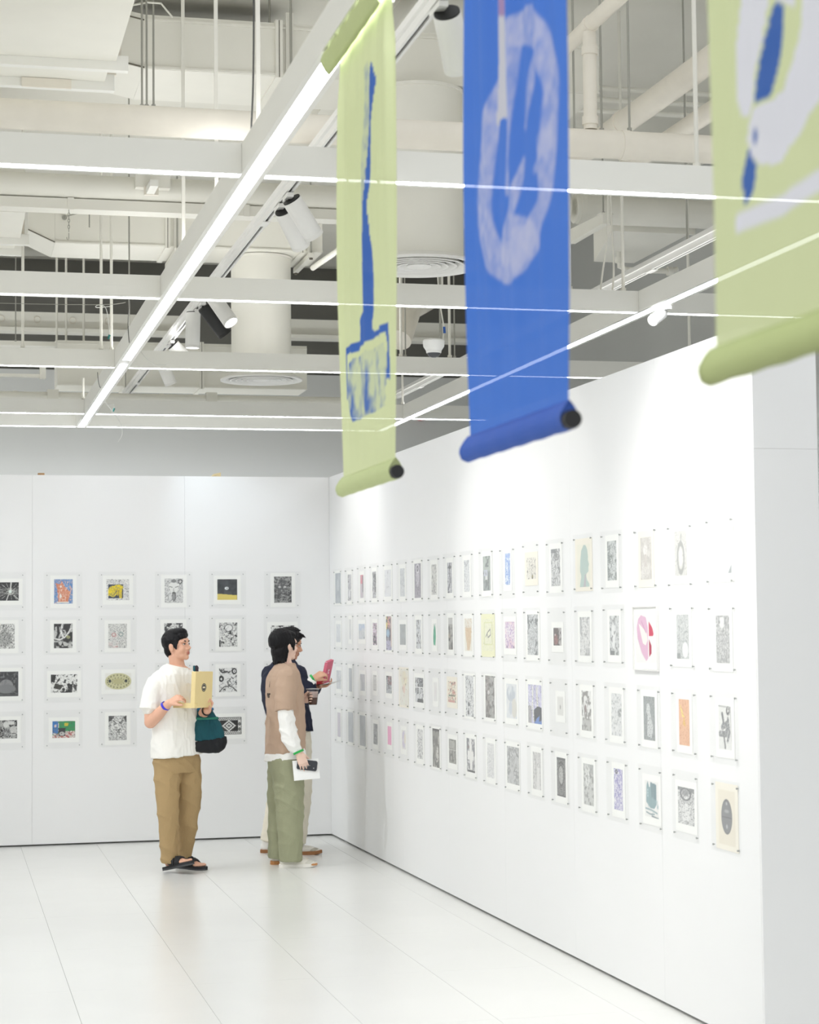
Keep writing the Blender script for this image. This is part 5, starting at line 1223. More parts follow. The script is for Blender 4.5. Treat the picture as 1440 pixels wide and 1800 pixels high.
def hand(g, wrist, d, back, side, curl, spread=.0, k=1.0, thumb=(.55, .75, -.15), tcurl=.3):
    """wrist (cm), d: along the palm, back: out of the back of the hand, side: towards the thumb"""
    W_ = Vector(wrist); d = Vector(d).normalized()
    b = Vector(back); b = (b - d * b.dot(d)).normalized()
    s = Vector(side); s = (s - d * s.dot(d) - b * s.dot(b)).normalized()
    def tb(pts, rad):
        g.tube([p / 100 for p in pts], [r / 100 for r in rad], 10)
        for p, r in zip(pts, rad): g.ell(p / 100, (r / 100,) * 3, seg=10, rings=6)
    nails = []
    for i, (off, L, r) in enumerate(((2.85, 7.2, .76), (.97, 8.0, .79), (-.9, 7.4, .76), (-2.65, 5.9, .67))):
        base = W_ + d * (8.4 - .35 * abs(i - 1)) * k + s * off * k
        tb([W_ + s * off * .55 * k, base], [1.5 * k, 1.12 * k])
        c = curl[i] if hasattr(curl, '__len__') else curl
        p = base; ang = 0; pts = [base]
        for q, fr in ((.62, .45), (.95, .31), (.6, .24)):
            ang += c * q
            v = (d * math.cos(ang) - b * math.sin(ang) + s * spread * (1.5 - i) * .3).normalized()
            p = p + v * L * fr * k; pts.append(p)
        tb(pts, [r * k, r * .95 * k, r * .86 * k, r * .68 * k])
    g.ell((W_ + d * 4.6 * k) / 100, (4.6 * k / 100, 3.6 * k / 100, 1.5 * k / 100), (d, s, b))
    t0 = W_ + d * 2.2 * k + s * 2.3 * k
    td = (d * thumb[0] + s * thumb[1] + b * thumb[2]).normalized()
    t1 = t0 + td * 3.4 * k
    td2 = (td + d * tcurl - b * tcurl * .7).normalized()
    t2 = t1 + td2 * 2.9 * k
    tb([t0, t1, t2, t2 + (td2 - b * .2 + d * .2).normalized() * 2.2 * k], [1.55 * k, 1.15 * k, 1.0 * k, .75 * k])
def band(name, a, b, r, m, parent, wd=1.4, label=None, t=.22):
    a, b = V(*a), V(*b)
    d = (b - a).normalized() * wd / 200
    n = d.normalized().orthogonal().normalized(); q = d.normalized().cross(n)
    g = G(); vs = []; fs = []; seg = 28
    pr = [(r, -1), (r + t, -1), (r + t, 1), (r, 1), (r, -1)]
    for rr, s_ in pr:
        for k in range(seg):
            an = 2 * math.pi * k / seg
            vs.append(a + d * s_ + (n * math.cos(an) + q * math.sin(an)) * rr / 100)
    for i in range(4):
        for k in range(seg):
            k2 = (k + 1) % seg
            fs.append((i * seg + k, i * seg + k2, (i + 1) * seg + k2, (i + 1) * seg + k))
    return obj(name, g.add(vs, fs), m, parent, True, label)
SOLE = [(-.6, 0), (-.2, -2.6), (2, -3.5), (6, -3.4), (11, -3.4), (16, -4.4), (21, -4.4), (24.4, -2.9), (26.2, -.2), (25.4, 2.6), (22, 4.1), (17, 4.3), (11, 3.3), (6, 3.1), (2, 3.3), (-.2, 2.4)]
def sole_g(F, z0, z1, grow=0, toe=0):
    g = G(); n = len(SOLE)
    cx = 12.5
    def P(x, y, z):
        x2 = cx + (x - cx) * (1 + grow * .06); y2 = y * (1 + grow * .14)
        lift = toe * max(0, (x - 17) / 9) ** 2
        return F.p(x2, y2, z + lift)
    vs = [P(x, y, z0) for x, y in SOLE] + [P(x, y, (z0 + z1) / 2) for x, y in SOLE] + [P(x * .99 + .12, y * .97, z1) for x, y in SOLE]
    fs = [tuple(range(n))[::-1], tuple(range(2 * n, 3 * n))]
    for r in range(2):
        fs += [(r * n + i, r * n + (i + 1) % n, (r + 1) * n + (i + 1) % n, (r + 1) * n + i) for i in range(n)]
    return g.add(vs, fs)
def bare_foot(g, F, z):
    F.tube(g, [(4.5, 0, 10), (4, 0, 6), (3.2, 0, z + 2.6)], [3.4, 3.4, 3.0])
    F.tube(g, [(2.5, 0, z + 2.4), (9, 0, z + 2.9), (15, .2, z + 1.9), (19, .2, z + 1.3)], [2.8, 2.8, 2.4, 1.6])
    F.ell(g, 16.5, .2, z + 1.5, 4, 4.0, 1.6)
    for i, (x, y, r) in enumerate(((22.6, 2.6, 1.25), (22.9, .6, .95), (22.2, -1.0, .88), (21.2, -2.4, .82), (19.8, -3.6, .78))):
        F.tube(g, [(x - 4, y * .9, z + 1.2), (x, y, z + r * .95)], [r * .9, r], 10)
        F.ell(g, x + .3, y, z + r * .95, r * 1.1, r, r * .9, 10, 8)
def sneaker(F, root, body, toe, sole, toe_sole=None):
    s = thing('x', None, None, local=True) if False else None
    u = G()
    F.ell(u, 4, 0, 4.6, 4.6, 3.5, 4.6); F.ell(u, 9, 0, 4.6, 6, 3.6, 4.2); F.ell(u, 15, 0, 3.6, 7, 4.1, 3.1); F.ell(u, 20, 0, 2.9, 5.3, 4.0, 2.2)
    F.tube(u, [(4, 0, 5), (4.2, 0, 10.5)], [3.7, 4.3], 16)
    sh = part('shoe', fuse(u, .004, 3), mat('shoe_' + body, body, .7, bump=.2, bscale=200), root)
    obj('sole', sole_g(F, 0.02, 2.5, 0.6, 1.0), mat('sole_' + sole, sole, .7), sh)
    if toe_sole:
        q = G(); F.ell(q, 22.4, 0, 2.0, 4.5, 4.5, 1.5)
        obj('toe_bumper', q, mat('gum_rubber', toe_sole, .6), sh, 'all')
    t = G(); F.ell(t, 19.8, 0, 3.2, 5.0, 4.06, 2.05)
    obj('toe_cap', t, mat('toe_' + toe, toe, .85), sh, 'all')
    lg = G()
    for k in range(5):
        x = 9.5 + k * 1.7; z = 8.55 - k * .62
        F.tube(lg, [(x, -1.9, z - .6), (x + .2, 0, z), (x, 1.9, z - .6)], [.25, .28, .25], 6)
    obj('laces', lg, mat('lace_cotton', 'f3f1ea', .9), sh, 'all')
    return sh

M_HAIR = mat('hair_black', '0f0e11', .5, var=.25, scale=60, bump=.35, bscale=90, spec=.25)
ROT = R(-13.58)
def place(root_name_pos, label):
    return thing('person', label, 'person', root_name_pos, ROT, 'visitors looking at the prints', local=True)
def held(name, label, cat, base, off):
    """a thing at offset off (cm) in a person's frame; its own geometry stays in that frame, recentred on off"""
    o = Vector(off) / 100
    ca, sa = math.cos(ROT), math.sin(ROT)
    loc = Vector(base) + Vector((o.x * ca - o.y * sa, o.x * sa + o.y * ca, o.z))
    t = thing(name, label, cat, loc, ROT, local=True)
    ORG[t.name] = o
    return t
M_HAIR = mat('hair_black', '0f0e11', .5, var=.25, scale=60, bump=.35, bscale=90, spec=.25)
def hair_disp(amp, s):
    return lambda p: ((1 - np.abs(2 * vnoise((p[:, 0] + p[:, 1]) * s, p[:, 2] * s * .35, 2) - 1)) - .5) * amp + (noise3(p, 40, 1) - .5) * amp * .6

# ---- first man: white tee, brown trousers, sandals, holding an open yellow box
B1 = (1.635, 13.74, 0.0)
P1 = place(B1, 'man in white t-shirt and brown trousers holding an open yellow box')
M_SKIN1 = mat('skin_tan', 'e6b398', .55, var=.04, scale=20)
H1 = Frame((-2.6, -1, 159.6), (.93, -.37), 7)
g = G()
head(g, H1, (-2.0, 1, 143))
loft(g, [(-3, 0, 145, 7, 6, 45), (-3.5, 0, 139, 17, 8.5, 45), (-3.5, 0, 128, 17.5, 10, 45), (-3, 0, 110, 15.5, 9.5, 45), (-3, 0, 96, 15.5, 10, 45), (-2.5, 0, 84, 16, 10, 45)])
limb(g, [(-14, -9.6, 133), (-19.4, -13.6, 120), (-19.6, -15, 106)], [4.8, 4.7, 4.3])
limb(g, [(-19.6, -15, 106), (-13, -20, 112), (-5.5, -24, 119.5)], [4.4, 4.1, 2.8])
limb(g, [(7, 9.5, 134), (12, 10, 122), (13.5, 6, 109)], [5.4, 4.8, 4.2])
limb(g, [(13.5, 6, 109), (17, -2, 112), (20.5, -11, 114)], [4.2, 3.8, 2.7])
hand(g, (-5.5, -24, 119.5), (.84, -.12, .5), (-.3, -.62, .72), (.3, -.65, -.6), (.85, .95, 1.05, 1.1), .5, .95, (.75, .55, -.3), .2)
hand(g, (20.5, -11, 114), (.35, -.35, .85), (.85, .5, 0), (-.2, -.6, -.2), (1.25, 1.3, 1.35, 1.4), .2, .9, (.5, .6, -.4), .3)
limb(g, [(-9, -5, 80), (-8, -9, 48), (-7.2, -8, 12)], [8, 5.2, 3.8])
limb(g, [(5, 4, 80), (6, 6, 48), (0.5, 14, 12)], [8, 5.2, 3.8])
FA = Frame((-10.2, -4.5, 1.2), (.80, -.60), 13)
FB = Frame((-4.0, 19, 0.05), (.80, -.60), 0)
bare_foot(g, FA, 2.3); bare_foot(g, FB, 2.3)
part('body', fuse(g, .005, 2), M_SKIN1, P1)
face(H1, P1)
g = G()
H1.ell(g, -1.7, 0, 3.6, 9.5, 8.2, 8.6); H1.ell(g, -6.0, 0, -2.6, 3.4, 5.6, 5.6); H1.ell(g, 5.9, 0, 6.6, 3.0, 6.0, 2.4); H1.ell(g, 2, 0, 8.8, 7, 6.3, 3.6); H1.ell(g, 6.8, -1.5, 5.2, 2.2, 4.6, 1.8)
for sgn in (-1, 1): H1.ell(g, 2.4, sgn * 6.75, 1.0, 2.2, .8, 3.2); H1.ell(g, 2.9, sgn * 6.6, -1.6, .9, .5, 1.9)
part('hair', fuse(g, .0045, 2, hair_disp(.0035, 70)), M_HAIR, P1)
M_TEE = mat('white_cotton', 'f7f5ee', .9, var=.015, scale=12, bump=.25, bscale=18)
g = G()
loft(g, [(-2.5, 0, 81.2, 19.8, 14.2, 45, .07), (-2.7, 0, 90, 19.4, 13.8, 45, .03), (-3, 0, 100, 18.8, 13, 45), (-3.3, 0, 112, 18.8, 12.8, 45), (-3.6, 0, 124, 19.6, 12.4, 45), (-3.8, -.3, 133, 20.4, 11.6, 45), (-3.6, -.3, 139, 17.5, 10.2, 45), (-3.1, 0, 142.6, 11.8, 8.6, 45, -.1), (-2.2, -.3, 144.4, 7.9, 7.3, 45, -.24)])
limb(g, [(-12.5, -8.5, 135.4), (-16.5, -11.5, 131), (-18.6, -13, 125), (-19.6, -14.6, 118)], [7.6, 7.5, 7.4, 7.3], 18)
g.cyl(V(-19.2, -14, 121), V(-20, -15.2, 114.6), .071, .076, 18)
limb(g, [(8.5, 11, 136.5), (11.6, 10.5, 126), (12.6, 9.5, 119)], [7.4, 7.0, 6.8], 18)
part('shirt', fuse(g, .006, 2, folds(.012, 14, 9, 3, .5)), M_TEE, P1)
g = G(); n_ = 40
g.tube([V(-2.3 + 7.5 * math.cos(a) * .75 - 6.9 * math.sin(a) * .66, 7.5 * math.cos(a) * .66 + 6.9 * math.sin(a) * .75 - .3, 144.5 - .24 * (7.5 * math.cos(a) * .75 - 6.9 * math.sin(a) * .66)) for a in [2 * math.pi * i / n_ for i in range(n_ + 1)]], .0075, 8, False)
obj('collar', g, M_TEE, P1, 'all')
M_TRS1 = mat('brown_twill', 'b0956a', .9, var=.05, scale=14, bump=.3, bscale=120)
g = G()
loft(g, [(-2.6, 0, 91, 15.5, 10.5, 45), (-2.6, 0, 83, 16.6, 11.4, 45), (-2.6, 0, 75, 17.8, 12.8, 45), (-2.4, 0, 70, 16.5, 12, 45)])
limb(g, [(-9, -5.5, 77), (-8.6, -8, 62), (-8.1, -10, 46), (-7.6, -9.6, 30), (-7.2, -8.6, 15)], [10.2, 9.0, 7.9, 7.0, 6.2], 18)
g.cyl(V(-7.4, -9, 24), V(-7.0, -8, 7.2), .066, .060, 18)
limb(g, [(3.8, 4.5, 77), (4.8, 5, 62), (4.9, 6, 47), (3.4, 9, 30), (1.0, 12.5, 16)], [10.2, 9.4, 8.4, 7.2, 6.2], 18)
g.cyl(V(2.8, 10.8, 22), V(.4, 14, 9.4), .063, .056, 18)
part('trousers', fuse(g, .006, 2, folds(.0125, 7, 5, 9, 1.6, .003)), M_TRS1, P1)
M_SOLE = mat('black_sandal', '232427', .7); M_SOLE2 = mat('grey_outsole', '4a4b4d', .8)
for F in (FA, FB):
    sd = obj('sandal', sole_g(F, 1.0, 2.5, .5), M_SOLE, P1, True)
    obj('outsole', sole_g(F, 0, .98, .5), M_SOLE2, sd, True)
    for x, h in ((15.6, 6.9), (10.6, 8.5)):
        g = G()
        for dx in (-1.5, -.5, .5, 1.5):
            hh = h - dx * .38
            F.tube(g, [(x + dx, -4.5, 2.2), (x + dx, -4.3, hh * .62), (x + dx - .3, -2.0, hh), (x + dx - .3, 2.0, hh), (x + dx, 4.2, hh * .62), (x + dx, 4.4, 2.2)], [.6, .68, .7, .7, .68, .6], 8)
        obj('strap', g, M_SOLE, sd, 'all')
    g = G(); F.tube(g, [(9, -3.4, 2.5), (3, -3.9, 6.2), (-1, -1.6, 7), (-1, 1.6, 7), (3, 3.9, 6.2), (9, 3.3, 2.5)], [.5, .6, .6, .6, .6, .5], 8)
    obj('strap', g, M_SOLE, sd, 'all')
band('wristband', (-8.0, -22.6, 117.5), (-5.5, -24, 119.5), 3.25, mat('blue_wristband', '3c38d6', .4), P1, 1.7, 'bright blue wristband', .35)
band('watch_strap', (19.4, -8.6, 113.4), (20.5, -11, 114), 3.1, M_BLACK, P1, 1.6, 'black strap on the left wrist', .4)

# the open box: hinge on the right, tray towards him, lid upright
M_CARD = mat('yellow_card', 'e8d39a', .75, var=.03, scale=20); M_CARDI = mat('yellow_card_inside', 'dcc68c', .8)
BX1 = (13, -30, 116.2)
t = held('takeaway_box', 'open pale yellow cardboard box held by the man in white', 'box', B1, BX1)
hn, hf = Vector((13.4, -30.5)), Vector((23.6, -15.0))      # near and far ends of the hinge
lf = Vector((-.83, .55)) * 19.5
def q4(p): return [V(*p_) for p_ in p]
def slab(g, a, b, c_, d_, th):
    """thin board from four corners (cm) with thickness th along its normal"""
    A = [Vector(v) for v in (a, b, c_, d_)]
    n = (A[1] - A[0]).cross(A[3] - A[0]).normalized() * th
    g.hexa([v / 100 for v in A], [(v + n) / 100 for v in A])
    return g
zt_, zb_ = 119.8, 116.2
c0 = (hn.x, hn.y); c1 = (hf.x, hf.y); c2 = (hf.x + lf.x, hf.y + lf.y); c3 = (hn.x + lf.x, hn.y + lf.y)
g = G()
slab(g, (*c0, zb_), (*c1, zb_), (*c2, zb_), (*c3, zb_), .15)
for a_, b_ in ((c0, c1), (c1, c2), (c2, c3), (c3, c0)):
    slab(g, (*a_, zb_), (*b_, zb_), (*b_, zt_), (*a_, zt_), .15)
obj('tray', g, M_CARD, t)
g = G()
up = Vector((.8, 1.2, 22.0)) * 1.0                # lid leans a little away
L0 = Vector((hn.x, hn.y, zt_ - .8)); L1 = Vector((hf.x, hf.y, zt_ - .8)); L2 = L1 + up; L3 = L0 + up * 1.02
inw = Vector((-.83, .55, .03)) * 3.6
slab(g, L0, L1, L2, L3, .15)
slab(g, L0 + inw * 0, L3, L3 + inw, L0 + inw, .15)
slab(g, L1, L1 + inw, L2 + inw, L2, .15)
slab(g, L3, L2, L2 + inw, L3 + inw, .15)
ld = obj('lid', g, M_CARD, t)
lx = (L1 - L0).normalized(); lz = (L3 - L0).normalized(); ln = lx.cross(lz).normalized()
cc = (L0 + L1 + L2 + L3) / 4 + lz * .2
def lidp(a, b, e): return (cc + lx * a + lz * b + ln * e) / 100
s_ = 1 if ln.y < 0 else -1
g = G()
def oval(g, ra, rb, e0, e1, n=28, ca=0, cb=0):
    vs = [lidp(ca + ra * math.cos(2 * math.pi * i / n), cb + rb * math.sin(2 * math.pi * i / n), e) for e in (e0 * s_, e1 * s_) for i in range(n)]
    fs = [tuple(range(n, 2 * n)), tuple(range(n))[::-1]] + [(i, (i + 1) % n, n + (i + 1) % n, n + i) for i in range(n)]
    g.add(vs, fs)
o_ = .2
oval(g, 2.5, 2.95, .1, o_)
lo = obj('emblem', g, mat('emblem_ink', '4b4843', .8), ld)
g = G(); oval(g, 2.15, 2.6, o_ + .002, o_ + .03); obj('emblem_ring', g, mat('emblem_light', 'cdbb8c', .8), lo) if False else None
g = G(); oval(g, .8, .55, o_ + .002, o_ + .05, 16, -.75, -.1); oval(g, .8, .55, o_ + .002, o_ + .05, 16, .75, -.1); oval(g, 1.3, .22, o_ + .002, o_ + .05, 14, 0, .42)
for k in range(7):
    a = math.pi * (.15 + .7 * k / 6); oval(g, .16, .22, o_ + .002, o_ + .05, 8, 1.85 * math.cos(a), 2.2 * math.sin(a)); oval(g, .16, .22, o_ + .002, o_ + .05, 8, 1.85 * math.cos(a), -2.2 * math.sin(a))
obj('emblem_figure', g, mat('emblem_pale', 'e9dfc0', .8), lo)
g = G(); slab(g, (13.2, -30.2, 116.4), (14.6, -31.0, 117.2), (15.6, -29.8, 119.8), (13.4, -30.4, 119.6), .15)
obj('hinge_flap', g, M_CARDI, t)

# the bag on his left shoulder
BG = (20, 3, 83)
t = held('tote_bag', 'teal and black tote bag hanging from the shoulder of the man in white', 'bag', B1, BG)
M_TEAL = mat('teal_canvas', '0f4e58', .85, var=.08, scale=15, bump=.3, bscale=30); M_BBASE = mat('black_canvas', '1a1c20', .85, bump=.3, bscale=30); M_BRIM = mat('blue_trim', '2f6f9c', .7)
g = G()
loft(g, [(19.5, 2, 92, 12.6, 6.5, 20), (19.3, 2, 97, 12, 6.6, 20), (18.6, 2, 104, 9.6, 5.6, 20), (17.6, 2, 110, 6.8, 4.4, 20), (17.2, 2, 113.6, 5.4, 3.6, 20)])
part('body', fuse(g, .006, 3, folds(.012, 18, 7, 4, .2)), M_TEAL, t).location = -Vector(BG) / 100
g = G()
loft(g, [(19.6, 2, 83, 7.5, 4, 20, -.05), (19.8, 2, 85, 11.5, 6.2, 20, .1), (19.8, 2, 89, 12.9, 6.9, 20, .12), (19.6, 2, 92.6, 12.7, 6.7, 20, .15)])
part('base', fuse(g, .006, 3, folds(.006, 18, 7, 6, .2)), M_BBASE, t).location = -Vector(BG) / 100
def ringp(cx, cy, cz, w_, d_, yaw, n=24):
    a = R(yaw)
    return [V(cx + math.cos(a) * w_ * math.cos(q) - math.sin(a) * d_ * math.sin(q), cy + math.sin(a) * w_ * math.cos(q) + math.cos(a) * d_ * math.sin(q), cz) for q in [2 * math.pi * i / n for i in range(n + 1)]]
obj('rim', G().tube(ringp(17.2, 2, 114, 5.3, 3.5, 20), .011, 8, False), M_BRIM, t, 'all')
obj('trim_stripe', G().tube(ringp(18.0, 2, 107.6, 8.2, 5.1, 20), .009, 8, False), mat('green_trim', '2c7f6c', .8), t, 'all')
M_STRAP = mat('striped_strap', '3a2a34', .8, var=.5, scale=40)
obj('strap', G().tube([V(21.5, 1.0, 113), V(17.5, -1.5, 124), V(13.2, 0, 134), V(11.0, 5, 140.8), V(10.4, 9, 143.8), V(11, 13, 141), V(15, 12, 130), V(19, 7, 116)], [.013, .013, .014, .014, .014, .014, .013, .013], 8), M_STRAP, t, 'all')
obj('strap', G().tube([V(14.0, 3.4, 113), V(13.0, 0, 124), V(11.4, 0, 134), V(9.3, 5, 141.4), V(8.7, 9, 144.2), V(9.8, 12.5, 141.6), V(13.0, 12, 130), V(14.5, 7, 115)], [.009] * 8, 8), mat('teal_strap', '14606a', .8), t, 'all')
obj('contents', G().ell(V(17.2, 2, 112.6), (.045, .03, .03)), mat('red_lining', '7a2030', .8), t, 'all')

# ---- second man: taupe tee over white sleeves, olive trousers
B2_ = (2.43, 13.80, 0.0)
P2 = place(B2_, 'man in taupe t-shirt and olive trousers seen from behind, nearer of the pair')
M_SKIN2 = mat('skin_light', 'f4d2bf', .55, var=.03, scale=20)
H2 = Frame((-3.6, 2, 158.6), (.78, .62), 4)
g = G()
head(g, H2, (-2.5, 1, 143), (5.0, 5.4))
YW2 = 107.5 - 180 + 0                     # shoulder axis angle: right shoulder towards the viewer
loft(g, [(-3, 0, 144, 7, 6, YW2), (-3, 0, 138, 17, 8.5, YW2), (-3, 0, 128, 17, 9.6, YW2), (-3, 0, 110, 15, 9.6, YW2), (-3, 0, 96, 15.5, 10, YW2), (-3, 0, 84, 16, 10.5, YW2)])
limb(g, [(1.5, -17, 137), (-1, -20.5, 122), (0, -22.5, 108)], [5.2, 4.6, 4.1]); limb(g, [(0, -22.5, 108), (4, -24, 94), (8.3, -25.2, 82.5)], [4.0, 3.5, 2.5])
limb(g, [(-8, 17, 137), (-6, 20, 122), (-2, 20, 111)], [5.2, 4.6, 4.1]); limb(g, [(-2, 20, 111), (3.5, 13, 115), (8.6, 6.0, 119)], [4.0, 3.5, 2.6])
hand(g, (8.3, -25.2, 82.5), (.36, -.06, -.93), (.1, -1, .05), (1, 0, .3), (.45, .4, .4, .45), .28, .95, (.6, .5, -.9), .2)
hand(g, (8.6, 6.0, 119), (.86, -.35, .12), (.3, .75, -.1), (-.1, -.1, 1), (.95, 1.0, 1.05, 1.1), .2, .9, (.75, .35, -.6), .2)
limb(g, [(0, -8, 80), (0, -9, 48), (1, -10, 10)], [8, 5.2, 3.8]); limb(g, [(-6, 8, 80), (-7, 9, 48), (-9, 9, 10)], [8, 5.2, 3.8])
FC = Frame((-6.6, -10, 0), (.99, .10)); FD = Frame((-14.2, 9.5, 0), (.99, .14))
for F in (FC, FD): F.tube(g, [(4, 0, 9), (4, 0, 4), (9, 0, 3.4), (17, 0, 2.8)], [3, 2.6, 2.6, 2.2])
part('body', fuse(g, .005, 2), M_SKIN2, P2)
face(H2, P2)
g = G()
H2.ell(g, -2.2, 0, 3.6, 10.2, 8.7, 9.2); H2.ell(g, -5.6, 0, -4.0, 4.6, 6.8, 7.0); H2.ell(g, -6.2, 0, -9.2, 3.2, 5.6, 3.8); H2.ell(g, 4.4, 0, 7.2, 4.2, 6.9, 3.2)
for sgn in (-1, 1): H2.ell(g, 3.2, sgn * 6.7, 2.2, 2.0, 1.3, 4.4); H2.ell(g, -3.6, sgn * 6.6, -2.6, 2.6, 1.6, 4.2); H2.ell(g, 3.6, sgn * 6.6, -1.5, 1.0, .6, 2.6)
rr = random.Random(4)
for k in range(26):
    a = rr.uniform(-2.2, 2.2); z = rr.uniform(-11, -5)
    H2.tube(g, [(-7.2 * math.cos(a * .6), 6.2 * math.sin(a * .75), z + 3), (-8.4 * math.cos(a * .6), 6.6 * math.sin(a * .75), z - 1.2), (-9.4 * math.cos(a * .6), 6.9 * math.sin(a * .75), z - 3.2)], [1.3, .9, .25], 7)
for k in range(18):
    a = rr.uniform(0, 6.28); r0 = rr.uniform(2, 7)
    x, y = r0 * math.cos(a), r0 * .8 * math.sin(a)
    H2.tube(g, [(x - 2, y, 9.5), (x - 2.6, y * 1.2, 12.3 - .09 * r0 * r0), (x - 4.2, y * 1.35, 12.4 - .12 * r0 * r0)], [1.4, .9, .3], 7)
part('hair', fuse(g, .0042, 1, hair_disp(.005, 70)), M_HAIR, P2)
M_TAUPE = mat('taupe_cotton', 'bfa48e', .9, var=.03, scale=12, bump=.25, bscale=18)
M_WSLV = mat('white_jersey', 'f8f7f3', .9, var=.015, scale=12, bump=.25, bscale=20)
g = G()
loft(g, [(-3.2, 0, 81.5, 20, 13.9, YW2, .09), (-3.2, 0, 90, 20, 13.8, YW2, .05), (-3.0, 0, 102, 19.6, 13.5, YW2), (-3.0, 0, 115, 19.8, 13.2, YW2), (-3.3, 0, 127, 20.6, 12.6, YW2), (-3.6, 0, 134, 20.4, 11.6, YW2), (-3.4, 0, 139.5, 17, 10, YW2), (-2.9, .3, 143.2, 11.2, 8.2, YW2), (-2.3, .6, 145.4, 7.2, 6.8, YW2)])
limb(g, [(.5, -16, 135.5), (-1.6, -19.5, 125), (-1.8, -21, 118)], [8.0, 7.6, 7.4], 18)
g.cyl(V(-1.9, -20.6, 121), V(-1.6, -22, 112.4), .072, .074, 18)
limb(g, [(-7.5, 16, 135.5), (-6, 19, 125), (-4.5, 20, 117)], [7.8, 7.4, 7.2], 18)
TS = part('shirt', fuse(g, .006, 2, folds(.013, 13, 8, 13, .35)), M_TAUPE, P2)
g = G()
loft(g, [(-3.3, 0, 76.5, 20, 14.2, YW2, .09), (-3.2, 0, 80, 20, 14.2, YW2, .09), (-3.2, 0, 84, 19.2, 13.0, YW2, .09)])
limb(g, [(-1.4, -21.4, 114), (-.4, -22.6, 104), (1.2, -23.6, 95), (4.2, -24.5, 88), (6.2, -24.9, 85.5)], [5.9, 6.0, 6.1, 5.4, 4.2], 18)
limb(g, [(-5, 19.8, 116), (-2, 19.8, 111.5), (3, 13.5, 114.5), (6.8, 8.4, 117.4)], [5.4, 5.2, 4.8, 3.8], 16)
part('undershirt', fuse(g, .006, 2, folds(.014, 16, 16, 17, .5)), M_WSLV, P2)
M_OLV = mat('olive_twill', '9ea082', .9, var=.06, scale=14, bump=.3, bscale=120)
g = G()
loft(g, [(-3, 0, 90, 15.5, 10.5, YW2), (-3, 0, 82, 16.6, 11.4, YW2), (-2.6, 0, 74, 17.5, 12.8, YW2), (-2.4, 0, 68, 16.5, 12.2, YW2)])
limb(g, [(-1.2, -7.5, 76), (-.4, -8.5, 60), (.2, -9.4, 44), (.6, -10, 28), (.8, -10, 15)], [12.0, 11.2, 10.3, 9.3, 8.6], 20)
g.cyl(V(.7, -10, 22), V(1.2, -10, 4.6), .090, .083, 20)
limb(g, [(-5.2, 7.5, 76), (-6.6, 8.6, 60), (-7.6, 9, 44), (-8.2, 9.3, 28), (-8.6, 9.4, 15)], [11.4, 10.2, 9.2, 8.4, 8.0], 20)
g.cyl(V(-8.4, 9.3, 22), V(-8.4, 9.5, 4.8), .083, .079, 20)
part('trousers', fuse(g, .006, 2, folds(.014, 7, 5, 21, 1.6, .003)), M_OLV, P2)
sneaker(FC, P2, 'e9e5da', 'd5d2c6', 'f0ede4', 'c98d56'); sneaker(FD, P2, 'e9e5da', 'd5d2c6', 'c98d56')
M_GBAND = mat('green_wristband', '22b04c', .4)
band('wristband', (7.9, -25.1, 83.2), (8.6, -25.2, 81.6), 3.6, M_GBAND, P2, 1.5, 'bright green wristband', .35)
g = G()
for q in (((12.6, -26.3, 72.6), (.3, 0, -1)), ((15.2, -26.0, 73.6), (.3, 0, -1))):
    p = V(*q[0]); g.tube([p + Vector((math.cos(a) * .0098, math.sin(a) * .0098, 0)) for a in [2 * math.pi * i / 14 for i in range(15)]], .0022, 6, False)
obj('finger_rings', g, M_PIN, P2, 'all')
# letters on the back of the tee, wrapped onto the cloth
bvh = BVHTree.FromPolygons([v.co.copy() for v in TS.data.vertices], [tuple(p.vertices) for p in TS.data.polygons])
def back_text(txt, size, ctr, ax, name):
    cu = bpy.data.curves.new('tmp', 'FONT'); cu.body = txt; cu.size = size / 100; cu.offset = .0012; cu.resolution_u = 3
    o = bpy.data.objects.new('tmp', cu); COL.objects.link(o)
    dg = bpy.context.evaluated_depsgraph_get()
    me = bpy.data.meshes.new_from_object(o.evaluated_get(dg)); bpy.data.objects.remove(o)
    bmm = bmesh.new(); bmm.from_mesh(me); bmesh.ops.triangulate(bmm, faces=bmm.faces)
    bmesh.ops.subdivide_edges(bmm, edges=bmm.edges, cuts=1)
    ax = Vector(ax).normalized(); nrm = Vector((0, 0, 1)).cross(ax); out = -nrm
    w_ = max(v.co.x for v in bmm.verts)
    for v in bmm.verts:
        p = V(*ctr) + ax * (v.co.x - w_) + Vector((0, 0, v.co.y))
        for sg in (1, -1):
            hit = bvh.ray_cast(p + out * sg * .4, -out * sg)
            if hit[0] is not None and sg == 1:
                v.co = hit[0] + hit[1] * .0018; break
        else:
            v.co = p
    bmm.to_mesh(me); bmm.free()
    part(name, me, mat('black_print', '1e1c1c', .8), TS)
tx = Vector((.80, -.60, 0))
back_text('er', 7.0, (-12.2, -10.2, 121.2), tx, 'letter_print')
back_text('i', 6.0, (-12.9, -9.8, 128.8), tx, 'letter_print')

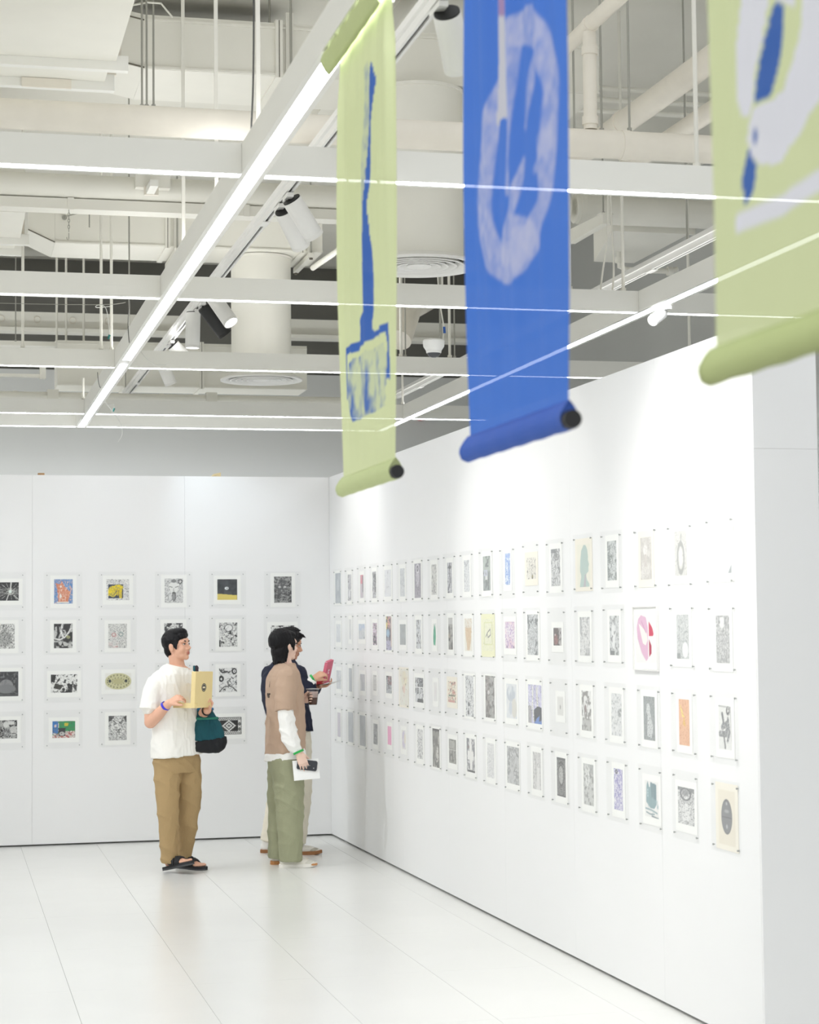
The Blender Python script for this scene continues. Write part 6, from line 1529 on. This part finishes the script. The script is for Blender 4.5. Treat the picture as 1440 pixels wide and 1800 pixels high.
# what he holds: phone, white booklet, iced drink
PH = (13.6, -24.6, 69.5)
t = held('smartphone', 'dark smartphone held by the man in taupe over the white booklet', 'phone', B2_, PH)
def rot_board(cx, cz, w_, h_, tilt, y0, y1, rnd=0, n=5):
    """board in the picture-facing plane, cm"""
    pts = []
    if rnd:
        for sx, sz, a0 in ((1, 1, 0), (-1, 1, 90), (-1, -1, 180), (1, -1, 270)):
            for k in range(n):
                a = R(a0 + 90 * k / (n - 1)); pts.append((sx * (w_ / 2 - rnd) + rnd * math.cos(a), sz * (h_ / 2 - rnd) + rnd * math.sin(a)))
    else:
        pts = [(w_ / 2, h_ / 2), (-w_ / 2, h_ / 2), (-w_ / 2, -h_ / 2), (w_ / 2, -h_ / 2)]
    c_, s__ = math.cos(R(tilt)), math.sin(R(tilt))
    return [((cx + x * c_ - z * s__) / 100, (cz + x * s__ + z * c_) / 100) for x, z in pts]
obj('case', G().prism(rot_board(13.9, 73.8, 14.4, 7.2, -7, 0, 0, 1.3), 'y', -.2485, -.2400), mat('phone_case', '34363c', .45), t)
obj('camera_button', G().cyl(V(18.6, -24.84, 71.6), V(18.6, -24.98, 71.6), .0045, seg=14), M_PIN, t)
PA = (13.2, -22.8, 62.5)
t = held('booklet', 'white booklet held low by the man in taupe beside his leg', 'booklet', B2_, PA)
obj('cover', G().prism(rot_board(13.2, 70.6, 18.6, 14.2, 5, 0, 0), 'y', -.2362, -.2350), M_PAPER, t)
obj('pages', G().prism(rot_board(13.2, 70.6, 18.2, 13.9, 5, 0, 0), 'y', -.2348, -.2320), mat('page_edges', 'e6e4de', .9), t)
CU_ = (16.8, 3.2, 115.4)
t = held('iced_drink', 'clear plastic cup of brown iced drink held by the man in taupe', 'cup', B2_, CU_)
def clear_mat():
    m = bpy.data.materials.new('clear_cup'); m.use_nodes = True; nt = m.node_tree
    for n in list(nt.nodes): nt.nodes.remove(n)
    o = nt.nodes.new('ShaderNodeOutputMaterial'); tp = nt.nodes.new('ShaderNodeBsdfTransparent'); gl = nt.nodes.new('ShaderNodeBsdfGlossy'); gl.inputs['Roughness'].default_value = .15
    mx = nt.nodes.new('ShaderNodeMixShader'); fr = nt.nodes.new('ShaderNodeFresnel'); fr.inputs[0].default_value = 1.45
    nt.links.new(fr.outputs[0], mx.inputs[0]); nt.links.new(tp.outputs[0], mx.inputs[1]); nt.links.new(gl.outputs[0], mx.inputs[2]); nt.links.new(mx.outputs[0], o.inputs[0])
    return m
M_CUP = clear_mat()
cb = V(16.8, 3.2, 115.4)
obj('cup', G().lathe([(.0005, .001), (.031, .0), (.043, .105), (.0445, .107), (.0445, .109)], cb, 28), M_CUP, t, 'all')
obj('drink', G().lathe([(.0005, .003), (.0295, .003), (.0352, .052), (.0005, .052)], cb, 24), mat('brown_drink', '6d3f2c', .25), t, True)
obj('foam', G().lathe([(.0352, .0525), (.0402, .094), (.0005, .096), (.0005, .0525)], cb, 24), mat('pink_milk', 'e6d0c8', .7), t, True)
obj('lid', G().lathe([(.0448, .108), (.0470, .110), (.0470, .116), (.040, .118), (.0005, .119)], cb, 28), M_CUP, t, 'all')
obj('lid_rim', G().tube(ringp(16.8, 3.2, 126.8, 4.65, 4.65, 0), .0022, 6, False), mat('frosted_rim', 'c9c9cb', .3), t, 'all')

# ---- third man: navy jacket, cream trousers
B3 = (2.60, 14.46, 0.0)
P3 = place(B3, 'man in navy jacket and cream trousers standing behind the man in taupe')
M_SKIN3 = mat('skin_warm', 'd9a88b', .55, var=.04, scale=20)
H3 = Frame((-5.2, 0, 159.0), (.985, .12), -13)
YW3 = -49
g = G()
head(g, H3, (-9.5, 2, 144))
loft(g, [(-9.5, 0, 144, 7, 6, YW3), (-9.5, 0, 138, 17, 8.5, YW3), (-9.5, 0, 127, 17.5, 10, YW3), (-8, 0, 110, 16, 10, YW3), (-6, 0, 96, 16, 10, YW3), (-5, 0, 86, 16, 10, YW3)])
limb(g, [(2.2, -14, 137), (5.0, -18, 127), (7.0, -20, 118.5)], [5.4, 4.8, 4.2]); limb(g, [(7.0, -20, 118.5), (10, -18, 125), (13.6, -16.4, 132.4)], [4.2, 3.7, 2.6])
limb(g, [(-20, 14, 137), (-10, 17, 124), (2, 12, 119)], [5.4, 4.8, 4.2]); limb(g, [(2, 12, 119), (10, 5, 123), (17, -2, 126.6)], [4.1, 3.6, 2.6])
hand(g, (13.6, -16.4, 132.4), (.86, .1, .52), (-.35, -.75, .6), (.3, -.5, -.7), (1.1, 1.1, 1.15, 1.2), .2, .95, (.8, .4, -.4), .3)
hand(g, (17, -2, 126.6), (.9, -.3, .1), (.1, .2, -1), (-.2, -1, 0), (.7, .7, .7, .7), .2, .92, (.6, .7, -.5), .3)
limb(g, [(-1, -4, 84), (2.6, -2, 48), (1.2, 0, 10)], [8, 5.2, 3.8]); limb(g, [(-9, 6, 84), (-14, 10, 48), (-22.5, 13, 11)], [8, 5.2, 3.8])
FE = Frame((-7.6, -.5, 0), (.995, -.06)); FG = Frame((-28, 12.5, 0), (.99, .1), 0)
for F in (FE, FG): F.tube(g, [(4, 0, 9), (4, 0, 4), (9, 0, 3.4), (17, 0, 2.8)], [3, 2.6, 2.6, 2.2])
part('body', fuse(g, .005, 2), M_SKIN3, P3)
face(H3, P3, '9c5f55')
g = G()
H3.ell(g, -1.6, 0, 3.6, 9.8, 8.3, 8.9); H3.ell(g, -6.0, 0, -3.0, 3.6, 6.2, 6.0); H3.ell(g, 5.2, 0, 7.0, 3.8, 6.2, 2.8)
for sgn in (-1, 1): H3.ell(g, 3.0, sgn * 6.7, 1.6, 2.2, 1.0, 4.0); H3.ell(g, 3.0, sgn * 6.6, -2.0, .9, .6, 2.6)
for k in range(22):
    a = rr.uniform(0, 6.28); r0 = rr.uniform(1, 7.5)
    x, y = r0 * math.cos(a), r0 * .8 * math.sin(a)
    H3.tube(g, [(x - 1, y, 9.2 - .05 * r0 * r0), (x, y * 1.1, 12.8 - .09 * r0 * r0), (x + 2.4, y * 1.15, 13.2 - .1 * r0 * r0)], [1.6, 1.1, .3], 7)
for k in range(6):
    y = -4.5 + 1.8 * k
    H3.tube(g, [(5, y, 8.6), (8.6, y * 1.05, 8.2), (11.2, y * 1.1, 7.6 - .1 * abs(y))], [1.7, 1.1, .25], 7)
part('hair', fuse(g, .0042, 1, hair_disp(.005, 70)), M_HAIR, P3)
M_NAVY = mat('navy_twill', '1b2036', .85, var=.08, scale=12, bump=.3, bscale=25)
g = G()
loft(g, [(-4.2, 0, 93.5, 19.6, 14.2, YW3, -.03), (-5.4, 0, 100, 19.6, 14, YW3), (-7.6, 0, 112, 20.2, 13.8, YW3), (-9.3, 0, 124, 21.4, 13.6, YW3), (-9.8, 0, 133, 21, 12.6, YW3), (-9.8, 0, 139, 17.6, 10.6, YW3), (-9.7, .3, 143.5, 12, 8.8, YW3), (-9.3, .6, 147, 7.8, 7.2, YW3)])
limb(g, [(1.4, -13, 135.5), (4.4, -17, 126.5), (6.8, -19.6, 119)], [8.0, 7.2, 6.6], 18); limb(g, [(6.8, -19.6, 119), (9.2, -18.4, 123.6), (11.4, -17.4, 128.2)], [6.4, 5.6, 4.9], 18)
limb(g, [(-19.5, 13.4, 135.5), (-10, 16.8, 124.4), (1.6, 12, 119.4)], [7.8, 7.0, 6.4], 18); limb(g, [(1.6, 12, 119.4), (8, 6.8, 122), (14.6, .2, 125.6)], [6.2, 5.6, 4.9], 18)
g.tube([V(-9.4 + 7.4 * math.cos(a), .6 + 7 * math.sin(a), 147.2) for a in [2 * math.pi * i / 24 for i in range(25)]], .012, 8, False)
part('jacket', fuse(g, .006, 2, folds(.013, 14, 12, 31, .5)), M_NAVY, P3)
g = G(); limb(g, [(11.2, -17.4, 128), (12.4, -16.9, 130.2)], [4.3, 4.1], 16)
part('shirt_cuff', fuse(g, .004, 1), M_WSLV, P3, 'white shirt cuff showing under the navy sleeve')
M_CRM = mat('cream_twill', 'ece5d3', .9, var=.04, scale=14, bump=.3, bscale=120)
g = G()
loft(g, [(-4.6, 0, 98, 16.5, 12, YW3), (-4, 0, 88, 17.3, 12.8, YW3), (-3.6, 0, 78, 17.3, 12.8, YW3), (-3.4, 0, 72, 16, 12, YW3)])
limb(g, [(.2, -4, 80), (2.4, -3.2, 64), (3.0, -2.4, 48), (2.2, -1.2, 32), (1.0, 0, 18)], [11, 10, 8.8, 7.6, 6.6], 18)
g.cyl(V(1.6, -.5, 25), V(.4, .2, 8), .069, .062, 18)
limb(g, [(-7.8, 5, 80), (-11, 7.4, 64), (-13.6, 9.6, 48), (-17.6, 11.4, 32), (-21, 12.6, 19)], [11, 9.6, 8.4, 7.2, 6.4], 18)
g.cyl(V(-19.4, 12, 25), V(-23, 13, 9), .067, .060, 18)
part('trousers', fuse(g, .006, 2, folds(.009, 7, 5, 37, 1.6, .003)), M_CRM, P3)
sneaker(FE, P3, 'dedad0', 'b5b1a2', '9a6a42'); sneaker(FG, P3, 'f0eee8', 'e6e3da', '9a6a42')
band('wristband', (13.6, -16.4, 132.6), (15.4, -16.2, 133.7), 3.4, M_GBAND, P3, 1.6, 'bright green wristband', .35)
# pink box in his hands
PK = (21, -6, 128.2)
t = held('takeaway_box', 'open pink cardboard box held by the man in the navy jacket', 'box', B3, PK)
M_PINK = mat('pink_card', 'd46a80', .7, var=.04, scale=20); M_PINKI = mat('red_card_inside', 'c2353c', .7)
g = G()
a0 = Vector((21.2, -11, 128.8)); a1 = Vector((24.8, 5, 129.4)); upv = Vector((3.4, .8, 16.0))
slab(g, a0, a1, a1 + upv * 1.05, a0 + upv, .15)
inw = Vector((-2.0, .6, .6))
slab(g, a0 + upv, a1 + upv * 1.05, a1 + upv * 1.05 + inw, a0 + upv + inw, .15)
slab(g, a0, a0 + upv, a0 + upv * .96 + inw, a0 + inw, .15)
ld = obj('lid', g, M_PINK, t)
lx = (a1 - a0).normalized(); lz = upv.normalized(); ln = lx.cross(lz).normalized(); cc = a0 + (a1 - a0) * .45 + upv * .55
s_ = 1 if ln.y < 0 else -1
g = G()
oval(g, 1.9, .55, .1, .22, 14, .3, .9); oval(g, .5, 1.3, .1, .22, 14, -.3, -.3); oval(g, 1.2, .5, .1, .22, 14, .6, -1.4)
obj('emblem', g, mat('emblem_white', 'f2e6e6', .8), ld)
g = G()
w1 = Vector((-7.0, 1.5, -.8))
slab(g, a0, a1, a1 + w1, a0 + w1, .15)
for p_, q_ in ((a0, a0 + w1), (a0 + w1, a1 + w1), (a1 + w1, a1)):
    slab(g, p_, q_, q_ + Vector((0, 0, 3.4)), p_ + Vector((0, 0, 3.4)), .15)
obj('tray', g, M_PINKI, t)
FLY = (27, -4, 126.8)
t = held('leaflet', 'thin pale leaflet sticking out under the pink box', 'leaflet', B3, FLY)
g = G(); slab(g, (18, -10, 127.6), (27, 3, 128.0), (35, -1, 131.2), (26, -14, 129.6), .12)
obj('sheet', g, M_PAPER, t)
